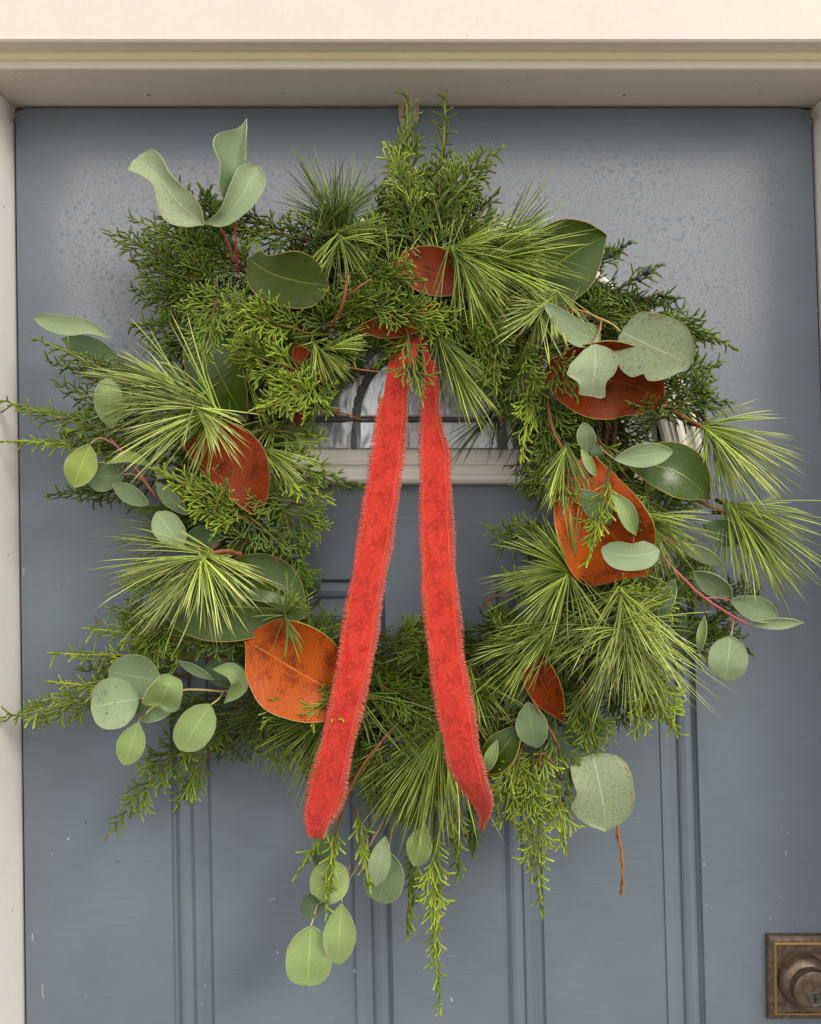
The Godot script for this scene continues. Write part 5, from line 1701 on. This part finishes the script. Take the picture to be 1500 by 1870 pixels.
func make_ribbon() -> void:
	var rb := thing("ribbon", "red crushed velvet ribbon with frayed edges hanging in two tails from the wreath", "ribbon", at(745, 625, 0.085))
	# the band passing round the top of the wreath
	var b := MB.new()
	var last := []
	for j in 25:
		var t := j / 24.0
		var g := lerpf(-0.35, PI + 0.2, t)
		var row := []
		for i in 5:
			var px := 722.0 + 60.0 * i / 4.0 * (0.6 + 0.4 * sin(t * PI))
			row.append(at(px, 640.0 - 70.0 * sin(g) , 0.045 + 0.042 * cos(g)))
		if j:
			for i in 4:
				b.flat(last[i], last[i + 1], row[i + 1], row[i], Vector3(0, sin(g), cos(g)))
		last = row
	part("ribbon_band", b.mesh_of(M.velvet), rb)
	ribbon_tail(rb, [[618, 719, 730, 8.6, 0], [650, 713, 738, 9.2, 6], [690, 706, 740, 9.8, 8], [760, 693, 738, 10, 6], [830, 682, 733, 10.2, -6], [900, 670, 725, 10.6, 4], [1000, 655, 709, 11.2, -4], [1100, 638, 692, 11.8, 6], [1200, 621, 678, 12.4, -4], [1300, 604, 655, 12.8, 6], [1400, 580, 634, 12.8, 10], [1450, 565, 626, 12.4, 14], [1490, 560, 606, 12, 18], [1514, 563, 594, 11.8, 18], [1526, 566, 590, 11.6, 16]], "left red ribbon tail with a pale slanted end", 0.12)
	ribbon_tail(rb, [[604, 766, 778, 8, 0], [650, 771, 786, 9.2, 4], [700, 776, 797, 9.4, 6], [760, 773, 800, 9.6, 8], [830, 771, 817, 9.8, -6], [900, 771, 821, 10.2, 6], [1000, 772, 825, 10.8, -6], [1100, 777, 834, 11.4, 4], [1200, 787, 844, 11.8, -6], [1300, 802, 862, 12.2, 8], [1380, 818, 874, 12.4, 20], [1430, 836, 886, 12.4, 34], [1462, 858, 895, 12, 46], [1490, 878, 894, 11.4, 50], [1512, 876, 884, 11, 40]], "right red ribbon tail with a twisted end", 0.1)

func make_hanger() -> void:
	var h := thing("wreath_hanger", "white metal over-door hanger strap holding the wreath", "hanger", at(748, 240, 0.003))
	var b := MB.new()
	var o := at(747, 196, 0.0)
	var s := per_px(0.0)
	var outline := PackedVector2Array()
	outline.append(Vector2(-19, 8))
	for k in 17:
		var a := PI + PI * k / 16.0
		outline.append(Vector2(19 * cos(a), -20 + 19 * sin(a)))
	outline.append(Vector2(19, 8))
	var idx := Geometry2D.triangulate_polygon(outline)
	for side in 2:
		var z := 0.0032 if side == 0 else 0.0008
		var first := b.v.size()
		for p in outline:
			b.vert(Vector3(o.x + p.x * s, o.y + p.y * s, z), Vector3(0, 0, 1.0 if side == 0 else -1.0))
		for i in idx.size() / 3:
			b.tri(first + idx[i * 3], first + idx[i * 3 + 1], first + idx[i * 3 + 2])
	for i in outline.size():
		var p := outline[i]
		var q := outline[(i + 1) % outline.size()]
		var away := Vector3(p.x + q.x, (p.y + q.y) + 30, 0)
		b.flat(Vector3(o.x + p.x * s, o.y + p.y * s, 0.0032), Vector3(o.x + q.x * s, o.y + q.y * s, 0.0032), Vector3(o.x + q.x * s, o.y + q.y * s, 0.0008), Vector3(o.x + p.x * s, o.y + p.y * s, 0.0008), away)
	part("hanger_plate", b.mesh_of(M.shaded_white_metal), h)
	var w := MB.new()
	w.tube(PackedVector3Array([at(749, 222, 0.004), at(749, 260, 0.006), at(750, 320, 0.007), at(751, 372, 0.008), at(752, 392, 0.016), at(752, 396, 0.03), at(752, 384, 0.04)]), 0.0019, 0.0018, 8, Color.WHITE, Color.WHITE)
	part("hanger_wire", w.mesh_of(M.shaded_white_metal), h)

func make_cobwebs() -> void:
	for e in [[24, 197, 1, "left", "pale cobweb in the upper left corner of the door frame"], [1484, 200, -1, "right", "pale cobweb in the upper right corner of the door frame"]]:
		var o := at(e[0], e[1], 0.004)
		var w := thing("cobweb", e[4], "cobweb", o)
		var b := MB.new()
		var r := RandomNumberGenerator.new()
		r.seed = 12 + e[2]
		for i in 26:
			var a := o + Vector3(e[2] * r.randf_range(-0.001, 0.001), -r.randf_range(0.0, 0.02), r.randf_range(-0.002, 0.012))
			var q := o + Vector3(e[2] * r.randf_range(0.001, 0.012), -r.randf_range(-0.001, 0.005), r.randf_range(-0.002, 0.01))
			b.tube(PackedVector3Array([a, a.lerp(q, 0.5) + Vector3(0, -0.0012, 0), q]), 0.00022, 0.0002, 3, Color.WHITE, Color.WHITE)
		part("threads", b.mesh_of(M.web), w)

# ------------------------------------------------------------------
func _ready() -> void:
	rng.seed = 20241
	var cam := Camera3D.new()
	cam.name = "camera"
	cam.fov = rad_to_deg(2.0 * atan(935.0 / FOCAL))
	cam.near = 0.02
	cam.far = 400.0
	cam.position = cam_at
	cam_basis = Basis.from_euler(Vector3(deg_to_rad(PITCH), 0, 0))
	cam.basis = cam_basis
	add_child(cam)
	cam.current = true
	var env := Environment.new()
	env.background_mode = Environment.BG_SKY
	var sky := Sky.new()
	var pan := PanoramaSkyMaterial.new()
	pan.panorama = overcast()
	sky.sky_material = pan
	env.sky = sky
	env.background_energy_multiplier = 1.0
	env.tonemap_mode = Environment.TONE_MAPPER_LINEAR
	env.tonemap_exposure = 1.43
	env.sdfgi_enabled = true
	env.ssao_enabled = true
	env.ssil_enabled = true
	var we := WorldEnvironment.new()
	we.name = "sky"
	we.environment = env
	add_child(we)
	var sun := DirectionalLight3D.new()
	sun.name = "sun"
	sun.light_energy = 0.36
	sun.light_color = Color(1.0, 0.97, 0.92)
	sun.light_angular_distance = 22.0
	sun.shadow_enabled = true
	sun.rotation_degrees = Vector3(-31, 45, 0)
	add_child(sun)
	var tl := door_xy(22, 200)
	var trr := door_xy(1487, 200)
	door_x0 = tl.x + 0.004
	door_x1 = trr.x - 0.004
	door_top = door_xy(750, 192).y - 0.0035
	make_materials()
	door_material()
	make_setting()
	make_door()
	make_hanger()
	make_wreath()
	make_ribbon()
	make_cobwebs()

func overcast() -> ImageTexture:
	var w := 256
	var h := 128
	var im := Image.create(w, h, false, Image.FORMAT_RGBF)
	var f := FastNoiseLite.new()
	f.seed = 4
	f.frequency = 1.3
	f.fractal_octaves = 4
	for y in h:
		var el := PI * (0.5 - (y + 0.5) / h)
		for x in w:
			var az := TAU * (x + 0.5) / w
			var d := Vector3(cos(el) * cos(az), sin(el), cos(el) * sin(az))
			var k := 0.0
			if el > 0.0:
				k = (0.78 + 0.5 * sin(el)) * (1.0 + 0.16 * f.get_noise_3d(d.x * 2.0, d.y * 3.0, d.z * 2.0))
			else:
				k = 0.3
			im.set_pixel(x, y, Color(k, k * 0.995, k * 0.985))
	return ImageTexture.create_from_image(im)
